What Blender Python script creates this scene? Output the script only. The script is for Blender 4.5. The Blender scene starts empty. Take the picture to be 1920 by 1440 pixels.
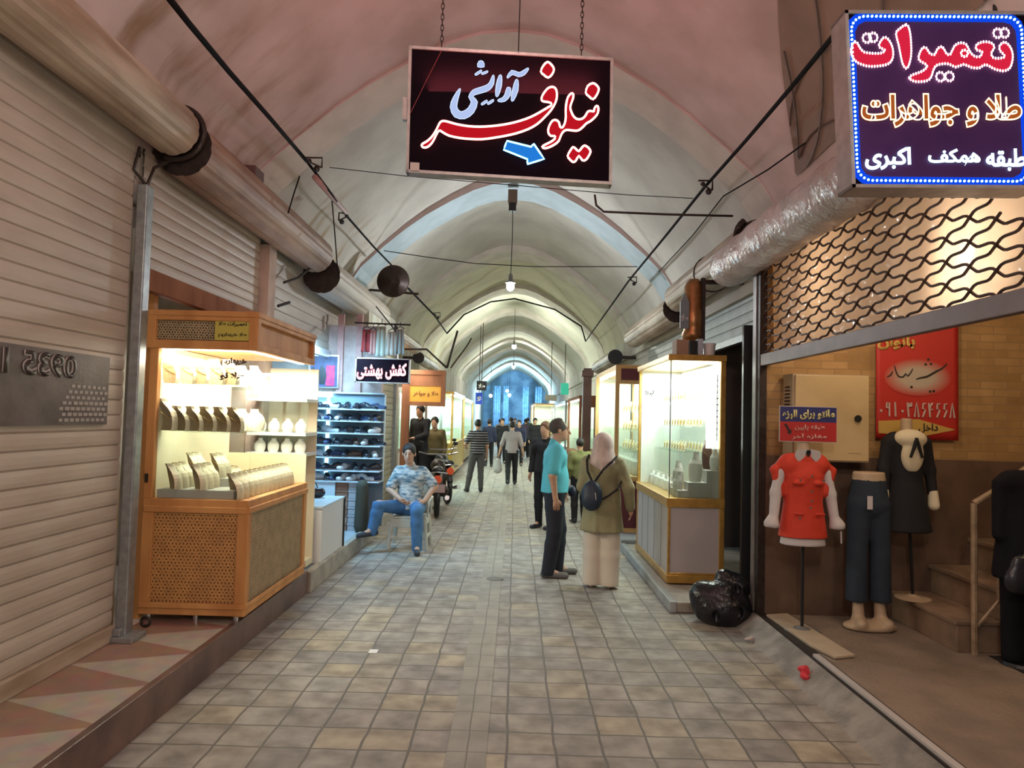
import bpy, math, random
import numpy as np
from mathutils import Matrix, Vector
from math import sin, cos, pi, radians, sqrt
random.seed(7); rng = np.random.RandomState(5)
S = bpy.context.scene
C = S.collection
# ---------------------------------------------------------------- camera
FPX = 1350.0; EYE = Vector((0, 0, 1.68))
YAW, PITCH, ROLL = 0.0056309, 0.0457629, 0.026
RM = Matrix.Rotation(YAW, 3, 'Z') @ Matrix.Rotation(pi/2+PITCH, 3, 'X') @ Matrix.Rotation(ROLL, 3, 'Z')
cd = bpy.data.cameras.new('camera'); cam = bpy.data.objects.new('camera', cd); C.objects.link(cam)
cd.sensor_width = 36; cd.lens = FPX*36/1920; cd.clip_end = 300
cam.matrix_world = Matrix.Translation(EYE) @ RM.to_4x4()
S.camera = cam
# ---------------------------------------------------------------- view, world, large lights
S.view_settings.view_transform = 'Standard'; S.view_settings.look = 'None'
S.view_settings.exposure = 0.12; S.view_settings.gamma = 1.0; S.view_settings.use_curve_mapping = False
w = bpy.data.worlds.new('world'); S.world = w; w.use_nodes = True
w.node_tree.nodes['Background'].inputs[0].default_value = (0.72, 0.74, 0.80, 1)
w.node_tree.nodes['Background'].inputs[1].default_value = 0.35
S.cycles.max_bounces = 7; S.cycles.diffuse_bounces = 4; S.cycles.transparent_max_bounces = 16
S.cycles.sample_clamp_indirect = 4.0
S.cycles.use_denoising = True
def lamp(name, kind, loc, power, col, size=0.1, rot=(0, 0, 0), sy=None):
    l = bpy.data.lights.new(name, kind); l.energy = power; l.color = col
    if kind == 'AREA':
        l.size = size
        if sy: l.shape = 'RECTANGLE'; l.size_y = sy
    else: l.shadow_soft_size = size
    o = bpy.data.objects.new(name, l); C.objects.link(o); o.location = loc; o.rotation_euler = rot
    return o
# street lights: unseen ones added near the camera, then the hanging ones in view
lamp('street_or_fill_light', 'POINT', (0.2, -0.6, 3.5), 150, (1.0, 0.86, 0.76), 0.12)  # unseen bulb added to light the near bay
lamp('shop_or_fill_light', 'AREA', (1.95, 0.5, 1.5), 46, (1.0, 0.87, 0.68), 1.8, (0, radians(90), 0), 1.5)  # unseen fill beside the camera, added to brighten the low shutter
lamp('street_or_fill_light', 'POINT', (-0.2, 2.4, 4.55), 42, (1.0, 0.62, 0.60), 0.25)  # pinkish fill added above the frame to tint the near vault
lamp('street_or_fill_light', 'POINT', (-0.14, 10.95, 3.36), 112, (0.90, 0.96, 1.0), 0.06)
lamp('street_or_fill_light', 'POINT', (-0.1, 22.5, 3.7), 190, (0.95, 1.0, 0.86), 0.08)
lamp('street_or_fill_light', 'POINT', (-0.1, 33.0, 3.8), 190, (0.95, 1.0, 0.9), 0.08)
lamp('street_or_fill_light', 'POINT', (0.0, 49.0, 3.2), 1300, (0.45, 0.75, 1.0), 0.2)

def at(px, py, X=None, Y=None, Z=None):
    d = RM @ Vector(((px-960)/FPX, -(py-720)/FPX, -1))
    t = (X-EYE.x)/d.x if X is not None else (Y-EYE.y)/d.y if Y is not None else (Z-EYE.z)/d.z
    return EYE + d*t
# ---------------------------------------------------------------- materials
def mat(name, col, rough=0.6, metal=0.0, var=0.0, vscale=6.0, bump=0.0, bscale=60.0, emit=None, es=0.0, col2=None, spec=0.5, detail=5, stretch=None):
    m = bpy.data.materials.new(name); m.use_nodes = True; nt = m.node_tree; N = nt.nodes; L = nt.links
    b = N['Principled BSDF']; b.inputs['Base Color'].default_value = (*col, 1); b.inputs['Roughness'].default_value = rough
    b.inputs['Metallic'].default_value = metal; b.inputs['Specular IOR Level'].default_value = spec
    if emit: b.inputs['Emission Color'].default_value = (*emit, 1); b.inputs['Emission Strength'].default_value = es
    if var or bump:
        tc = N.new('ShaderNodeTexCoord'); src = tc.outputs['Object']
        if stretch:
            mp = N.new('ShaderNodeMapping'); mp.inputs['Scale'].default_value = stretch; L.new(src, mp.inputs[0]); src = mp.outputs[0]
    if var:
        n = N.new('ShaderNodeTexNoise'); n.inputs['Scale'].default_value = vscale; n.inputs['Detail'].default_value = detail
        L.new(src, n.inputs['Vector'])
        r = N.new('ShaderNodeValToRGB'); L.new(n.outputs['Fac'], r.inputs[0])
        c2 = col2 if col2 else tuple(c*(1-var) for c in col)
        r.color_ramp.elements[0].position = 0.35; r.color_ramp.elements[0].color = (*c2, 1)
        r.color_ramp.elements[1].position = 0.62; r.color_ramp.elements[1].color = (*col, 1)
        L.new(r.outputs[0], b.inputs['Base Color'])
    if bump:
        n2 = N.new('ShaderNodeTexNoise'); n2.inputs['Scale'].default_value = bscale; n2.inputs['Detail'].default_value = 4
        L.new(src, n2.inputs['Vector'])
        bp = N.new('ShaderNodeBump'); bp.inputs['Strength'].default_value = bump; bp.inputs['Distance'].default_value = 0.02
        L.new(n2.outputs['Fac'], bp.inputs['Height']); L.new(bp.outputs[0], b.inputs['Normal'])
    return m
def emis(name, col, s):
    m = bpy.data.materials.new(name); m.use_nodes = True; nt = m.node_tree; nt.nodes.clear()
    e = nt.nodes.new('ShaderNodeEmission'); e.inputs[0].default_value = (*col, 1); e.inputs[1].default_value = s
    o = nt.nodes.new('ShaderNodeOutputMaterial'); nt.links.new(e.outputs[0], o.inputs[0]); return m
def glassy(name, tint=(0.96, 0.99, 0.98), gl=0.07, rough=0.02):
    m = bpy.data.materials.new(name); m.use_nodes = True; nt = m.node_tree; nt.nodes.clear(); N = nt.nodes
    t = N.new('ShaderNodeBsdfTransparent'); t.inputs[0].default_value = (*tint, 1)
    g = N.new('ShaderNodeBsdfGlossy'); g.inputs['Roughness'].default_value = rough
    mx = N.new('ShaderNodeMixShader'); mx.inputs[0].default_value = gl
    o = N.new('ShaderNodeOutputMaterial')
    nt.links.new(t.outputs[0], mx.inputs[1]); nt.links.new(g.outputs[0], mx.inputs[2]); nt.links.new(mx.outputs[0], o.inputs[0])
    return m
def math_node(nt, op, a, b=None, c=None):
    n = nt.nodes.new('ShaderNodeMath'); n.operation = op
    for i, v in enumerate((a, b, c)):
        if v is None: continue
        if hasattr(v, 'links') or hasattr(v, 'is_output'): nt.links.new(v, n.inputs[i])
        else: n.inputs[i].default_value = v
    return n.outputs[0]
def tiles(name, sx, sy, cols, mortar, gap=0.012, rough=0.6, ax=('X', 'Y'), off=0.0, bump=0.5, ribs=None, nscale=5.0, nfac=0.35):
    m = bpy.data.materials.new(name); m.use_nodes = True; nt = m.node_tree; N = nt.nodes; L = nt.links
    b = N['Principled BSDF']; b.inputs['Roughness'].default_value = rough
    tc = N.new('ShaderNodeTexCoord'); sp = N.new('ShaderNodeSeparateXYZ'); L.new(tc.outputs['Object'], sp.inputs[0])
    wob = N.new('ShaderNodeTexNoise'); wob.inputs['Scale'].default_value = 3.0; L.new(tc.outputs['Object'], wob.inputs['Vector'])
    wv = math_node(nt, 'MULTIPLY', math_node(nt, 'SUBTRACT', wob.outputs['Fac'], 0.5), 0.035 if sx > .2 and ax == ('X', 'Y') else 0.02)
    u = math_node(nt, 'DIVIDE', math_node(nt, 'ADD', sp.outputs[ax[0]], wv), sx)
    v = math_node(nt, 'DIVIDE', math_node(nt, 'ADD', sp.outputs[ax[1]], wv), sy)
    fv = math_node(nt, 'FLOOR', v)
    if off: u = math_node(nt, 'ADD', u, math_node(nt, 'MULTIPLY', math_node(nt, 'MODULO', fv, 2.0), off))
    fu = math_node(nt, 'FLOOR', u)
    cu = math_node(nt, 'ABSOLUTE', math_node(nt, 'SUBTRACT', math_node(nt, 'SUBTRACT', u, fu), 0.5))
    cv = math_node(nt, 'ABSOLUTE', math_node(nt, 'SUBTRACT', math_node(nt, 'SUBTRACT', v, fv), 0.5))
    eu = math_node(nt, 'GREATER_THAN', cu, 0.5-gap/sx/2); ev = math_node(nt, 'GREATER_THAN', cv, 0.5-gap/sy/2)
    edge = math_node(nt, 'MAXIMUM', eu, ev)
    cb = N.new('ShaderNodeCombineXYZ'); L.new(fu, cb.inputs[0]); L.new(fv, cb.inputs[1])
    wn = N.new('ShaderNodeTexWhiteNoise'); wn.noise_dimensions = '3D'; L.new(cb.outputs[0], wn.inputs['Vector'])
    r = N.new('ShaderNodeValToRGB'); r.color_ramp.interpolation = 'LINEAR'
    els = r.color_ramp.elements
    while len(els) < len(cols): els.new(0.5)
    for i, c in enumerate(cols): els[i].position = i/(len(cols)-1); els[i].color = (*c, 1)
    L.new(wn.outputs['Value'], r.inputs[0])
    nz = N.new('ShaderNodeTexNoise'); nz.inputs['Scale'].default_value = nscale; nz.inputs['Detail'].default_value = 7; L.new(tc.outputs['Object'], nz.inputs['Vector'])
    mul = N.new('ShaderNodeMix'); mul.data_type = 'RGBA'; mul.blend_type = 'MULTIPLY'; mul.inputs[0].default_value = nfac
    L.new(r.outputs[0], mul.inputs[6])
    nr = N.new('ShaderNodeValToRGB'); nr.color_ramp.elements[0].position = 0.3; nr.color_ramp.elements[1].position = 0.65
    nr.color_ramp.elements[0].color = (0.25, 0.22, 0.2, 1); nr.color_ramp.elements[1].color = (1, 1, 1, 1); L.new(nz.outputs['Fac'], nr.inputs[0]); L.new(nr.outputs[0], mul.inputs[7])
    mx = N.new('ShaderNodeMix'); mx.data_type = 'RGBA'; L.new(edge, mx.inputs[0]); L.new(mul.outputs[2], mx.inputs[6]); mx.inputs[7].default_value = (*mortar, 1)
    L.new(mx.outputs[2], b.inputs['Base Color'])
    h = math_node(nt, 'SUBTRACT', math_node(nt, 'MULTIPLY', nz.outputs['Fac'], 0.35), edge)
    if ribs:
        rb = math_node(nt, 'GREATER_THAN', math_node(nt, 'SINE', math_node(nt, 'MULTIPLY', sp.outputs[ribs[0]], 2*pi/ribs[1])), 0.1)
        h = math_node(nt, 'ADD', h, rb)
    bp = N.new('ShaderNodeBump'); bp.inputs['Strength'].default_value = bump; bp.inputs['Distance'].default_value = 0.006
    L.new(h, bp.inputs['Height']); L.new(bp.outputs[0], b.inputs['Normal'])
    return m
# ---------------------------------------------------------------- mesh builder
class MB:
    def __init__(s): s.v = []; s.f = []; s.m = []; s.smooth = False
    def quad(s, a, b, c, d, mi=0):
        n = len(s.v); s.v += [tuple(a), tuple(b), tuple(c), tuple(d)]; s.f.append((n, n+1, n+2, n+3)); s.m.append(mi); return s
    def box(s, x0, x1, y0, y1, z0, z1, mi=0):
        if x0 > x1: x0, x1 = x1, x0
        if y0 > y1: y0, y1 = y1, y0
        if z0 > z1: z0, z1 = z1, z0
        e = 0.0005*((len(s.f)//6) % 7); x0 -= e; x1 += e; y0 -= e; y1 += e; z0 -= e*.6; z1 += e*.6   # keeps overlapping members from sharing a face
        n = len(s.v); s.v += [(x, y, z) for z in (z0, z1) for y in (y0, y1) for x in (x0, x1)]
        for f in ((0, 2, 3, 1), (4, 5, 7, 6), (0, 1, 5, 4), (2, 6, 7, 3), (0, 4, 6, 2), (1, 3, 7, 5)):
            s.f.append(tuple(n+i for i in f)); s.m.append(mi)
        return s
    def obox(s, c, u, v, wv, mi=0):   # oriented box: centre + three half vectors
        c, u, v, wv = map(Vector, (c, u, v, wv)); n = len(s.v)
        s.v += [tuple(c+u*a+v*b+wv*d) for d in (-1, 1) for b in (-1, 1) for a in (-1, 1)]
        for f in ((0, 2, 3, 1), (4, 5, 7, 6), (0, 1, 5, 4), (2, 6, 7, 3), (0, 4, 6, 2), (1, 3, 7, 5)):
            s.f.append(tuple(n+i for i in f)); s.m.append(mi)
        return s
    def tube(s, pts, r, k=8, mi=0, cap=True, closed=False):
        pts = [Vector(p) for p in pts]; n0 = len(s.v); up = Vector((0.13, 0.27, 0.95)).normalized(); N = len(pts)
        rr = r if hasattr(r, '__len__') else [r]*N
        for i, p in enumerate(pts):
            if closed: d = pts[(i+1) % N]-pts[i-1]
            else: d = pts[min(i+1, N-1)]-pts[max(i-1, 0)]
            if d.length < 1e-9: d = Vector((0, 0, 1))
            d.normalize(); a = d.cross(up)
            if a.length < 0.05: a = d.cross(Vector((1, 0, 0)))
            a.normalize(); b = d.cross(a)
            for j in range(k): s.v.append(tuple(p+(a*cos(2*pi*j/k)+b*sin(2*pi*j/k))*rr[i]))
        for i in range(N if closed else N-1):
            i2 = (i+1) % N
            for j in range(k):
                s.f.append((n0+i*k+j, n0+i*k+(j+1) % k, n0+i2*k+(j+1) % k, n0+i2*k+j)); s.m.append(mi)
        if cap and not closed:
            s.f.append(tuple(n0+j for j in reversed(range(k)))); s.f.append(tuple(n0+(N-1)*k+j for j in range(k))); s.m += [mi, mi]
        return s
    def lathe(s, prof, c=(0, 0, 0), k=20, mi=0, axis='Z'):
        n0 = len(s.v)
        for r, z in prof:
            for j in range(k):
                a = 2*pi*j/k; p = (r*cos(a), r*sin(a), z)
                if axis == 'Y': p = (r*cos(a), z, r*sin(a))
                if axis == 'X': p = (z, r*cos(a), r*sin(a))
                s.v.append((c[0]+p[0], c[1]+p[1], c[2]+p[2]))
        for i in range(len(prof)-1):
            for j in range(k):
                s.f.append((n0+i*k+j, n0+i*k+(j+1) % k, n0+(i+1)*k+(j+1) % k, n0+(i+1)*k+j)); s.m.append(mi)
        s.f.append(tuple(n0+j for j in reversed(range(k)))); s.f.append(tuple(n0+(len(prof)-1)*k+j for j in range(k))); s.m += [mi, mi]
        return s
    def prism(s, poly, O, U, V, W, mi=0):   # 2d polygon extruded along W
        O, U, V, W = map(Vector, (O, U, V, W)); n = len(s.v); k = len(poly)
        s.v += [tuple(O+U*a+V*b) for a, b in poly]+[tuple(O+U*a+V*b+W) for a, b in poly]
        s.f.append(tuple(n+i for i in range(k))); s.f.append(tuple(n+k+i for i in reversed(range(k)))); s.m += [mi, mi]
        for i in range(k): s.f.append((n+i, n+k+i, n+k+(i+1) % k, n+(i+1) % k)); s.m.append(mi)
        return s
    def ball(s, c, r, k=8, mi=0, sc=(1, 1, 1)):
        n0 = len(s.v); R = max(4, k//2)
        for i in range(1, R):
            t = pi*i/R
            for j in range(k):
                a = 2*pi*j/k; s.v.append((c[0]+r*sc[0]*sin(t)*cos(a), c[1]+r*sc[1]*sin(t)*sin(a), c[2]+r*sc[2]*cos(t)))
        s.v += [(c[0], c[1], c[2]+r*sc[2]), (c[0], c[1], c[2]-r*sc[2])]; T = n0+(R-1)*k
        for i in range(R-2):
            for j in range(k): s.f.append((n0+i*k+j, n0+(i+1)*k+j, n0+(i+1)*k+(j+1) % k, n0+i*k+(j+1) % k)); s.m.append(mi)
        for j in range(k):
            s.f.append((T, n0+j, n0+(j+1) % k)); s.f.append((T+1, n0+(R-2)*k+(j+1) % k, n0+(R-2)*k+j)); s.m += [mi, mi]
        return s
    def grid(s, fn, nu, nv, mi=0):
        n = len(s.v)
        for i in range(nu+1):
            for j in range(nv+1): s.v.append(tuple(fn(i/nu, j/nv)))
        for i in range(nu):
            for j in range(nv):
                a = n+i*(nv+1)+j; s.f.append((a, a+1, a+nv+2, a+nv+1)); s.m.append(mi)
        return s
    def build(s, name, mats, parent=None, smooth=None, bevel=0, sub=0, local=False, solid=0):
        me = bpy.data.meshes.new(name)
        vs = s.v
        if parent is not None and not local:
            Mi = root_matrix(parent).inverted(); vs = [tuple(Mi @ Vector(v)) for v in vs]
        me.from_pydata(vs, [], s.f)
        return finish(me, name, mats, parent, s.m, s.smooth if smooth is None else smooth, bevel, sub, solid)
def root_matrix(o):
    M = Matrix.Identity(4)
    while o is not None:
        M = Matrix.LocRotScale(o.location, o.rotation_euler, o.scale) @ M; o = o.parent
    return M
def finish(me, name, mats, parent, mi, smooth, bevel=0, sub=0, solid=0):
    mats = mats if isinstance(mats, (list, tuple)) else [mats]
    for m in mats: me.materials.append(m)
    if mi is not None and len(mats) > 1: me.polygons.foreach_set('material_index', np.array(mi, dtype=np.int32))
    if smooth: me.polygons.foreach_set('use_smooth', np.ones(len(me.polygons), dtype=bool))
    me.update()
    o = bpy.data.objects.new(name, me); C.objects.link(o); o.parent = parent
    if solid: md = o.modifiers.new('solid', 'SOLIDIFY'); md.thickness = solid
    if bevel:
        md = o.modifiers.new('bevel', 'BEVEL'); md.width = bevel; md.segments = 2; md.limit_method = 'ANGLE'
    if sub: md = o.modifiers.new('sub', 'SUBSURF'); md.levels = sub; md.render_levels = sub
    return o
def tag(o, label, cat, group=None, kind=None):
    o['label'] = label; o['category'] = cat
    if group: o['group'] = group
    if kind: o['kind'] = kind
    return o
def thing(name, label, cat, loc=(0, 0, 0), rz=0, group=None):
    o = bpy.data.objects.new(name, None); C.objects.link(o); o.location = loc; o.rotation_euler = (0, 0, rz); o.empty_display_size = 0.1
    return tag(o, label, cat, group)
def struct(o): o['kind'] = 'structure'; return o
def dup(o, loc=None, rz=None, label=None, group=None, scale=None, parent=None):
    c = o.copy(); C.objects.link(c)
    if parent is not None: c.parent = parent
    if loc is not None: c.location = loc
    if rz is not None: c.rotation_euler = (0, 0, rz)
    if scale is not None: c.scale = (scale,)*3
    if label: c['label'] = label
    if group: c['group'] = group
    for ch in list(o.children): dup(ch, parent=c)
    return c
# ---------------------------------------------------------------- implicit surfaces for bodies, busts, bags
class Sdf:
    def __init__(s, k=0.03): s.p = []; s.k = k; s.cuts = []
    def cap(s, a, b, ra, rb=None, sc=(1, 1, 1), k=None, neg=False): s.p.append(('c', np.array(a, float), np.array(b, float), ra, ra if rb is None else rb, np.array(sc, float), k, neg)); return s
    def ell(s, c, r, k=None, rot=None, neg=False): s.p.append(('e', np.array(c, float), np.array(r, float), rot, None, None, k, neg)); return s
    def cut(s, n, d): s.cuts.append((np.array(n, float), d)); return s      # keep n.p < d
    def mesh(s, h):
        lo = np.full(3, 1e9); hi = -lo; bb = []
        for q in s.p:
            if q[0] == 'c':
                r = max(q[3], q[4])/min(1, *q[5]); a = np.minimum(q[1], q[2])-r; b = np.maximum(q[1], q[2])+r
            else:
                r = max(q[2]); a = q[1]-r; b = q[1]+r
            m = (q[6] if q[6] is not None else s.k)+2.5*h
            bb.append((a-m, b+m))
            if not q[7]: lo = np.minimum(lo, a); hi = np.maximum(hi, b)
        lo -= 3*h+s.k; hi += 3*h+s.k
        n = np.ceil((hi-lo)/h).astype(int)+1
        V = np.full(n, 1.0, dtype=np.float32); ax = [lo[i]+h*np.arange(n[i]) for i in range(3)]
        for q, (a, b) in zip(s.p, bb):
            i0 = np.clip(((a-lo)/h).astype(int), 0, n-1); i1 = np.clip(((b-lo)/h).astype(int)+2, 1, n)
            if (i1 <= i0).any(): continue
            sl = tuple(slice(i0[i], i1[i]) for i in range(3))
            P = np.stack(np.meshgrid(*[ax[i][sl[i]] for i in range(3)], indexing='ij'), -1)
            if q[0] == 'c':
                sc = q[5]; p = (P-q[1])*sc; ab = (q[2]-q[1])*sc; L2 = max(float(ab @ ab), 1e-9)
                t = np.clip(p @ ab/L2, 0, 1); d = np.linalg.norm(p-t[..., None]*ab, axis=-1)-(q[3]+(q[4]-q[3])*t)
            else:
                p = P-q[1]
                if q[3] is not None: p = p @ q[3]
                pr = p/q[2]; l = np.linalg.norm(pr, axis=-1); g = np.linalg.norm(p/(q[2]**2), axis=-1)+1e-9
                d = l*(l-1)/g
            k = q[6] if q[6] is not None else s.k
            o = V[sl]
            if q[7]: V[sl] = np.maximum(o, -d)
            elif k <= 1e-6: V[sl] = np.minimum(o, d)
            else:
                hh = np.clip(0.5+0.5*(d-o)/k, 0, 1); V[sl] = d*(1-hh)+o*hh-k*hh*(1-hh)
        if s.cuts:
            P = np.stack(np.meshgrid(*ax, indexing='ij'), -1)
            for nn, d in s.cuts: V = np.maximum(V, (P @ nn-d).astype(np.float32))
        return nets(V, lo, h)
def nets(V, lo, h):
    n = np.array(V.shape)-1; acc = np.zeros((*n, 3), np.float32); cnt = np.zeros(n, np.float32)
    g = lambda o: V[o[0]:o[0]+n[0], o[1]:o[1]+n[1], o[2]:o[2]+n[2]]
    for ax in range(3):
        for p in range(2):
            for q in range(2):
                a = [0, 0, 0]; b = [0, 0, 0]; o1, o2 = [i for i in range(3) if i != ax]
                a[o1] = b[o1] = p; a[o2] = b[o2] = q; b[ax] = 1
                va, vb = g(a), g(b); m = (va < 0) != (vb < 0)
                t = va[m]/(va[m]-vb[m]); pos = np.tile(np.array(a, np.float32), (len(t), 1)); pos[:, ax] += t
                acc[m] += pos; cnt[m] += 1
    act = cnt > 0; idx = np.full(n, -1, int); idx[act] = np.arange(act.sum())
    cells = np.argwhere(act); verts = lo+h*(cells+acc[act]/cnt[act][:, None]); F = []
    Sg = V < 0
    for ax in range(3):
        o1, o2 = (ax+1) % 3, (ax+2) % 3
        s0 = [slice(1, n[i]) for i in range(3)]; s0[ax] = slice(0, n[ax]); s1 = list(s0); s1[ax] = slice(1, n[ax]+1)
        A = Sg[tuple(s0)]; B = Sg[tuple(s1)]; df = np.argwhere(A != B)
        if len(df) == 0: continue
        base = df.copy(); base[:, o1] += 1; base[:, o2] += 1
        inside = A[tuple(df.T)]
        def c(d1, d2):
            e = base.copy(); e[:, o1] -= d1; e[:, o2] -= d2; return idx[tuple(e.T)]
        q = np.stack([c(1, 1), c(0, 1), c(0, 0), c(1, 0)], 1); q[~inside] = q[~inside][:, ::-1]; F.append(q)
    return verts, np.concatenate(F)
def sdfobj(name, sd, h, mats, parent=None, paint=None):
    v, f = sd.mesh(h); me = bpy.data.meshes.new(name); me.from_pydata(v.tolist(), [], f.tolist())
    mi = None
    if paint is not None: cc = v[f].mean(1); mi = paint(cc)
    return finish(me, name, mats, parent, mi, True)
# ---------------------------------------------------------------- Persian lettering
FM = {'ا': ('ﺍ', 'ﺎ'), 'آ': ('ﺁ', 'ﺂ'), 'ب': 'ﺏﺐﺑﺒ', 'پ': 'ﭖﭗﭘﭙ', 'ت': 'ﺕﺖﺗﺘ', 'ج': 'ﺝﺞﺟﺠ', 'خ': 'ﺥﺦﺧﺨ', 'د': ('ﺩ', 'ﺪ'), 'ر': ('ﺭ', 'ﺮ'), 'ز': ('ﺯ', 'ﺰ'), 'غ': 'ﻍﻎﻏﻐ',
      'س': 'ﺱﺲﺳﺴ', 'ش': 'ﺵﺶﺷﺸ', 'ط': 'ﻁﻂﻃﻄ', 'ع': 'ﻉﻊﻋﻌ', 'ف': 'ﻑﻒﻓﻔ', 'ق': 'ﻕﻖﻗﻘ', 'ک': 'ﮎﮏﮐﮑ', 'گ': 'ﮒﮓﮔﮕ', 'ل': 'ﻝﻞﻟﻠ', 'م': 'ﻡﻢﻣﻤ', 'ن': 'ﻥﻦﻧﻨ', 'و': ('ﻭ', 'ﻮ'),
      'ه': 'ﻩﻪﻫﻬ', 'ی': 'ﯼﯽﯾﯿ', 'ﻻ': ('ﻻ', 'ﻼ')}
def shape(t):
    t = t.replace('لا', 'ﻻ'); out = []
    for i, c in enumerate(t):
        if c not in FM: out.append(c); continue
        f = FM[c]; prev = i > 0 and t[i-1] in FM and len(FM[t[i-1]]) == 4; nxt = i+1 < len(t) and t[i+1] in FM
        out.append(f[(1 if prev else 0)+(2 if nxt else 0)] if len(f) == 4 else f[1 if prev else 0])
    return ''.join(reversed(out))
def text_obj(name, body, O, U, V, width, height, m, parent, bold=0.02, ext=0.002, outline=0.0, persian=True, mirror=False):
    """lettering laid on the plane O + u*U + v*V (unit vectors), fitted into width x height, as a mesh"""
    cu = bpy.data.curves.new(name, 'FONT'); cu.body = shape(body) if persian else body; cu.size = 1; cu.offset = bold; cu.resolution_u = 3
    if outline: cu.fill_mode = 'NONE'; cu.bevel_depth = outline; cu.bevel_resolution = 0
    t = bpy.data.objects.new(name, cu); C.objects.link(t)
    dg = bpy.context.evaluated_depsgraph_get(); dg.update()
    me = bpy.data.meshes.new_from_object(t.evaluated_get(dg)); bpy.data.objects.remove(t)
    co = np.zeros(len(me.vertices)*3); me.vertices.foreach_get('co', co); co = co.reshape(-1, 3)
    lo, hi = co.min(0), co.max(0); q = (co-lo)/np.maximum(hi-lo, 1e-6)
    if mirror: q[:, 0] = 1-q[:, 0]
    U = Vector(U).normalized(); V = Vector(V).normalized(); Nn = U.cross(V); Mi = root_matrix(parent).inverted() if parent else Matrix.Identity(4)
    out = []
    zz = (co[:, 2]-lo[2])*min(width/max(hi[0]-lo[0], 1e-6), height/max(hi[1]-lo[1], 1e-6)) if outline else np.zeros(len(co))
    for (a, b, _), z in zip(q, zz):
        out += list(Mi @ (Vector(O)+U*(a*width)+V*(b*height)+Nn*(ext+z)))
    me.vertices.foreach_set('co', out); me.materials.clear(); me.materials.append(m); me.update()
    o = bpy.data.objects.new(name, me); C.objects.link(o); o.parent = parent
    if ext > 0 and not outline: md = o.modifiers.new('solid', 'SOLIDIFY'); md.thickness = ext*0.8; md.offset = 0
    return o
# ---------------------------------------------------------------- shared materials
M_plaster = [mat('plaster_pink_lit', (0.62, 0.50, 0.49), 0.9, var=0.22, vscale=1.6, bump=0.25, bscale=9, col2=(0.46, 0.36, 0.33)),  # near bay: red sign light partly mixed into the plaster colour
             mat('plaster_white', (0.60, 0.57, 0.52), 0.9, var=0.2, vscale=1.3, bump=0.25, bscale=9, col2=(0.47, 0.44, 0.40)),
             mat('plaster_khaki', (0.60, 0.55, 0.42), 0.9, var=0.2, vscale=1.2, bump=0.2, bscale=9),
             mat('plaster_old', (0.58, 0.57, 0.48), 0.9, var=0.2, vscale=1.2, bump=0.2, bscale=9),
             mat('plaster_rib', (0.66, 0.60, 0.54), 0.9, var=0.18, vscale=2.5, bump=0.2, bscale=12),
             mat('plaster_stain', (0.56, 0.49, 0.43), 0.9, var=0.5, vscale=1.3, bump=0.3, bscale=9, col2=(0.33, 0.22, 0.13), stretch=(1, 0.7, 0.5))]
def add_stain(m, x_full, x_none, col, sc):
    nt = m.node_tree; N = nt.nodes; L = nt.links; b = N['Principled BSDF']; src = b.inputs['Base Color'].links[0].from_socket
    tc = N.new('ShaderNodeTexCoord'); sp = N.new('ShaderNodeSeparateXYZ'); L.new(tc.outputs['Object'], sp.inputs[0])
    mr = N.new('ShaderNodeMapRange'); mr.inputs[1].default_value = x_none; mr.inputs[2].default_value = x_full; L.new(sp.outputs['X'], mr.inputs[0])
    mp = N.new('ShaderNodeMapping'); mp.inputs['Scale'].default_value = (.5, 1.6, .45); L.new(tc.outputs['Object'], mp.inputs[0])
    n = N.new('ShaderNodeTexNoise'); n.inputs['Scale'].default_value = sc; n.inputs['Detail'].default_value = 5; L.new(mp.outputs[0], n.inputs['Vector'])
    r = N.new('ShaderNodeValToRGB'); r.color_ramp.elements[0].position = .48; r.color_ramp.elements[1].position = .68; L.new(n.outputs['Fac'], r.inputs[0])
    f = math_node(nt, 'MULTIPLY', mr.outputs[0], r.outputs[0]); mx = N.new('ShaderNodeMix'); mx.data_type = 'RGBA'; L.new(f, mx.inputs[0]); L.new(src, mx.inputs[6]); mx.inputs[7].default_value = (*col, 1); L.new(mx.outputs[2], b.inputs['Base Color'])
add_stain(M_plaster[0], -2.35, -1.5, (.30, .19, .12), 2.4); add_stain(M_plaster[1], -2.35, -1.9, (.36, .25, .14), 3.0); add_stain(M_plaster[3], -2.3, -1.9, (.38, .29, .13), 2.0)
M_floor = tiles('pavers', 0.245, 0.245, [(0.30, 0.27, 0.235), (0.37, 0.34, 0.30), (0.33, 0.31, 0.28), (0.41, 0.35, 0.25), (0.28, 0.255, 0.235), (0.37, 0.33, 0.29)], (0.115, 0.098, 0.082), 0.014, 0.62, nscale=6, nfac=0.72)
M_strip = tiles('guide_pavers', 0.20, 0.245, [(0.32, 0.29, 0.24), (0.28, 0.26, 0.22)], (0.14, 0.12, 0.10), 0.008, 0.6, ribs=('X', 0.05), bump=0.8)
M_brick = tiles('tan_bricks', 0.22, 0.065, [(0.50, 0.30, 0.12), (0.43, 0.255, 0.095), (0.53, 0.33, 0.14), (0.40, 0.235, 0.085)], (0.33, 0.205, 0.10), 0.008, 0.7, ax=('X', 'Z'), off=0.5)
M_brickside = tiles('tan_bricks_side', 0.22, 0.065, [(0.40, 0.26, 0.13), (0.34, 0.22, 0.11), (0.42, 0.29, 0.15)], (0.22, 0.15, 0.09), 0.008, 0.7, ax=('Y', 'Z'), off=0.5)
M_dado = mat('brown_stone', (0.16, 0.10, 0.07), 0.45, var=0.35, vscale=4, bump=0.1, bscale=30)
M_concrete = mat('worn_concrete', (0.26, 0.20, 0.15), 0.8, var=0.35, vscale=3, bump=0.4, bscale=40)
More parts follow.
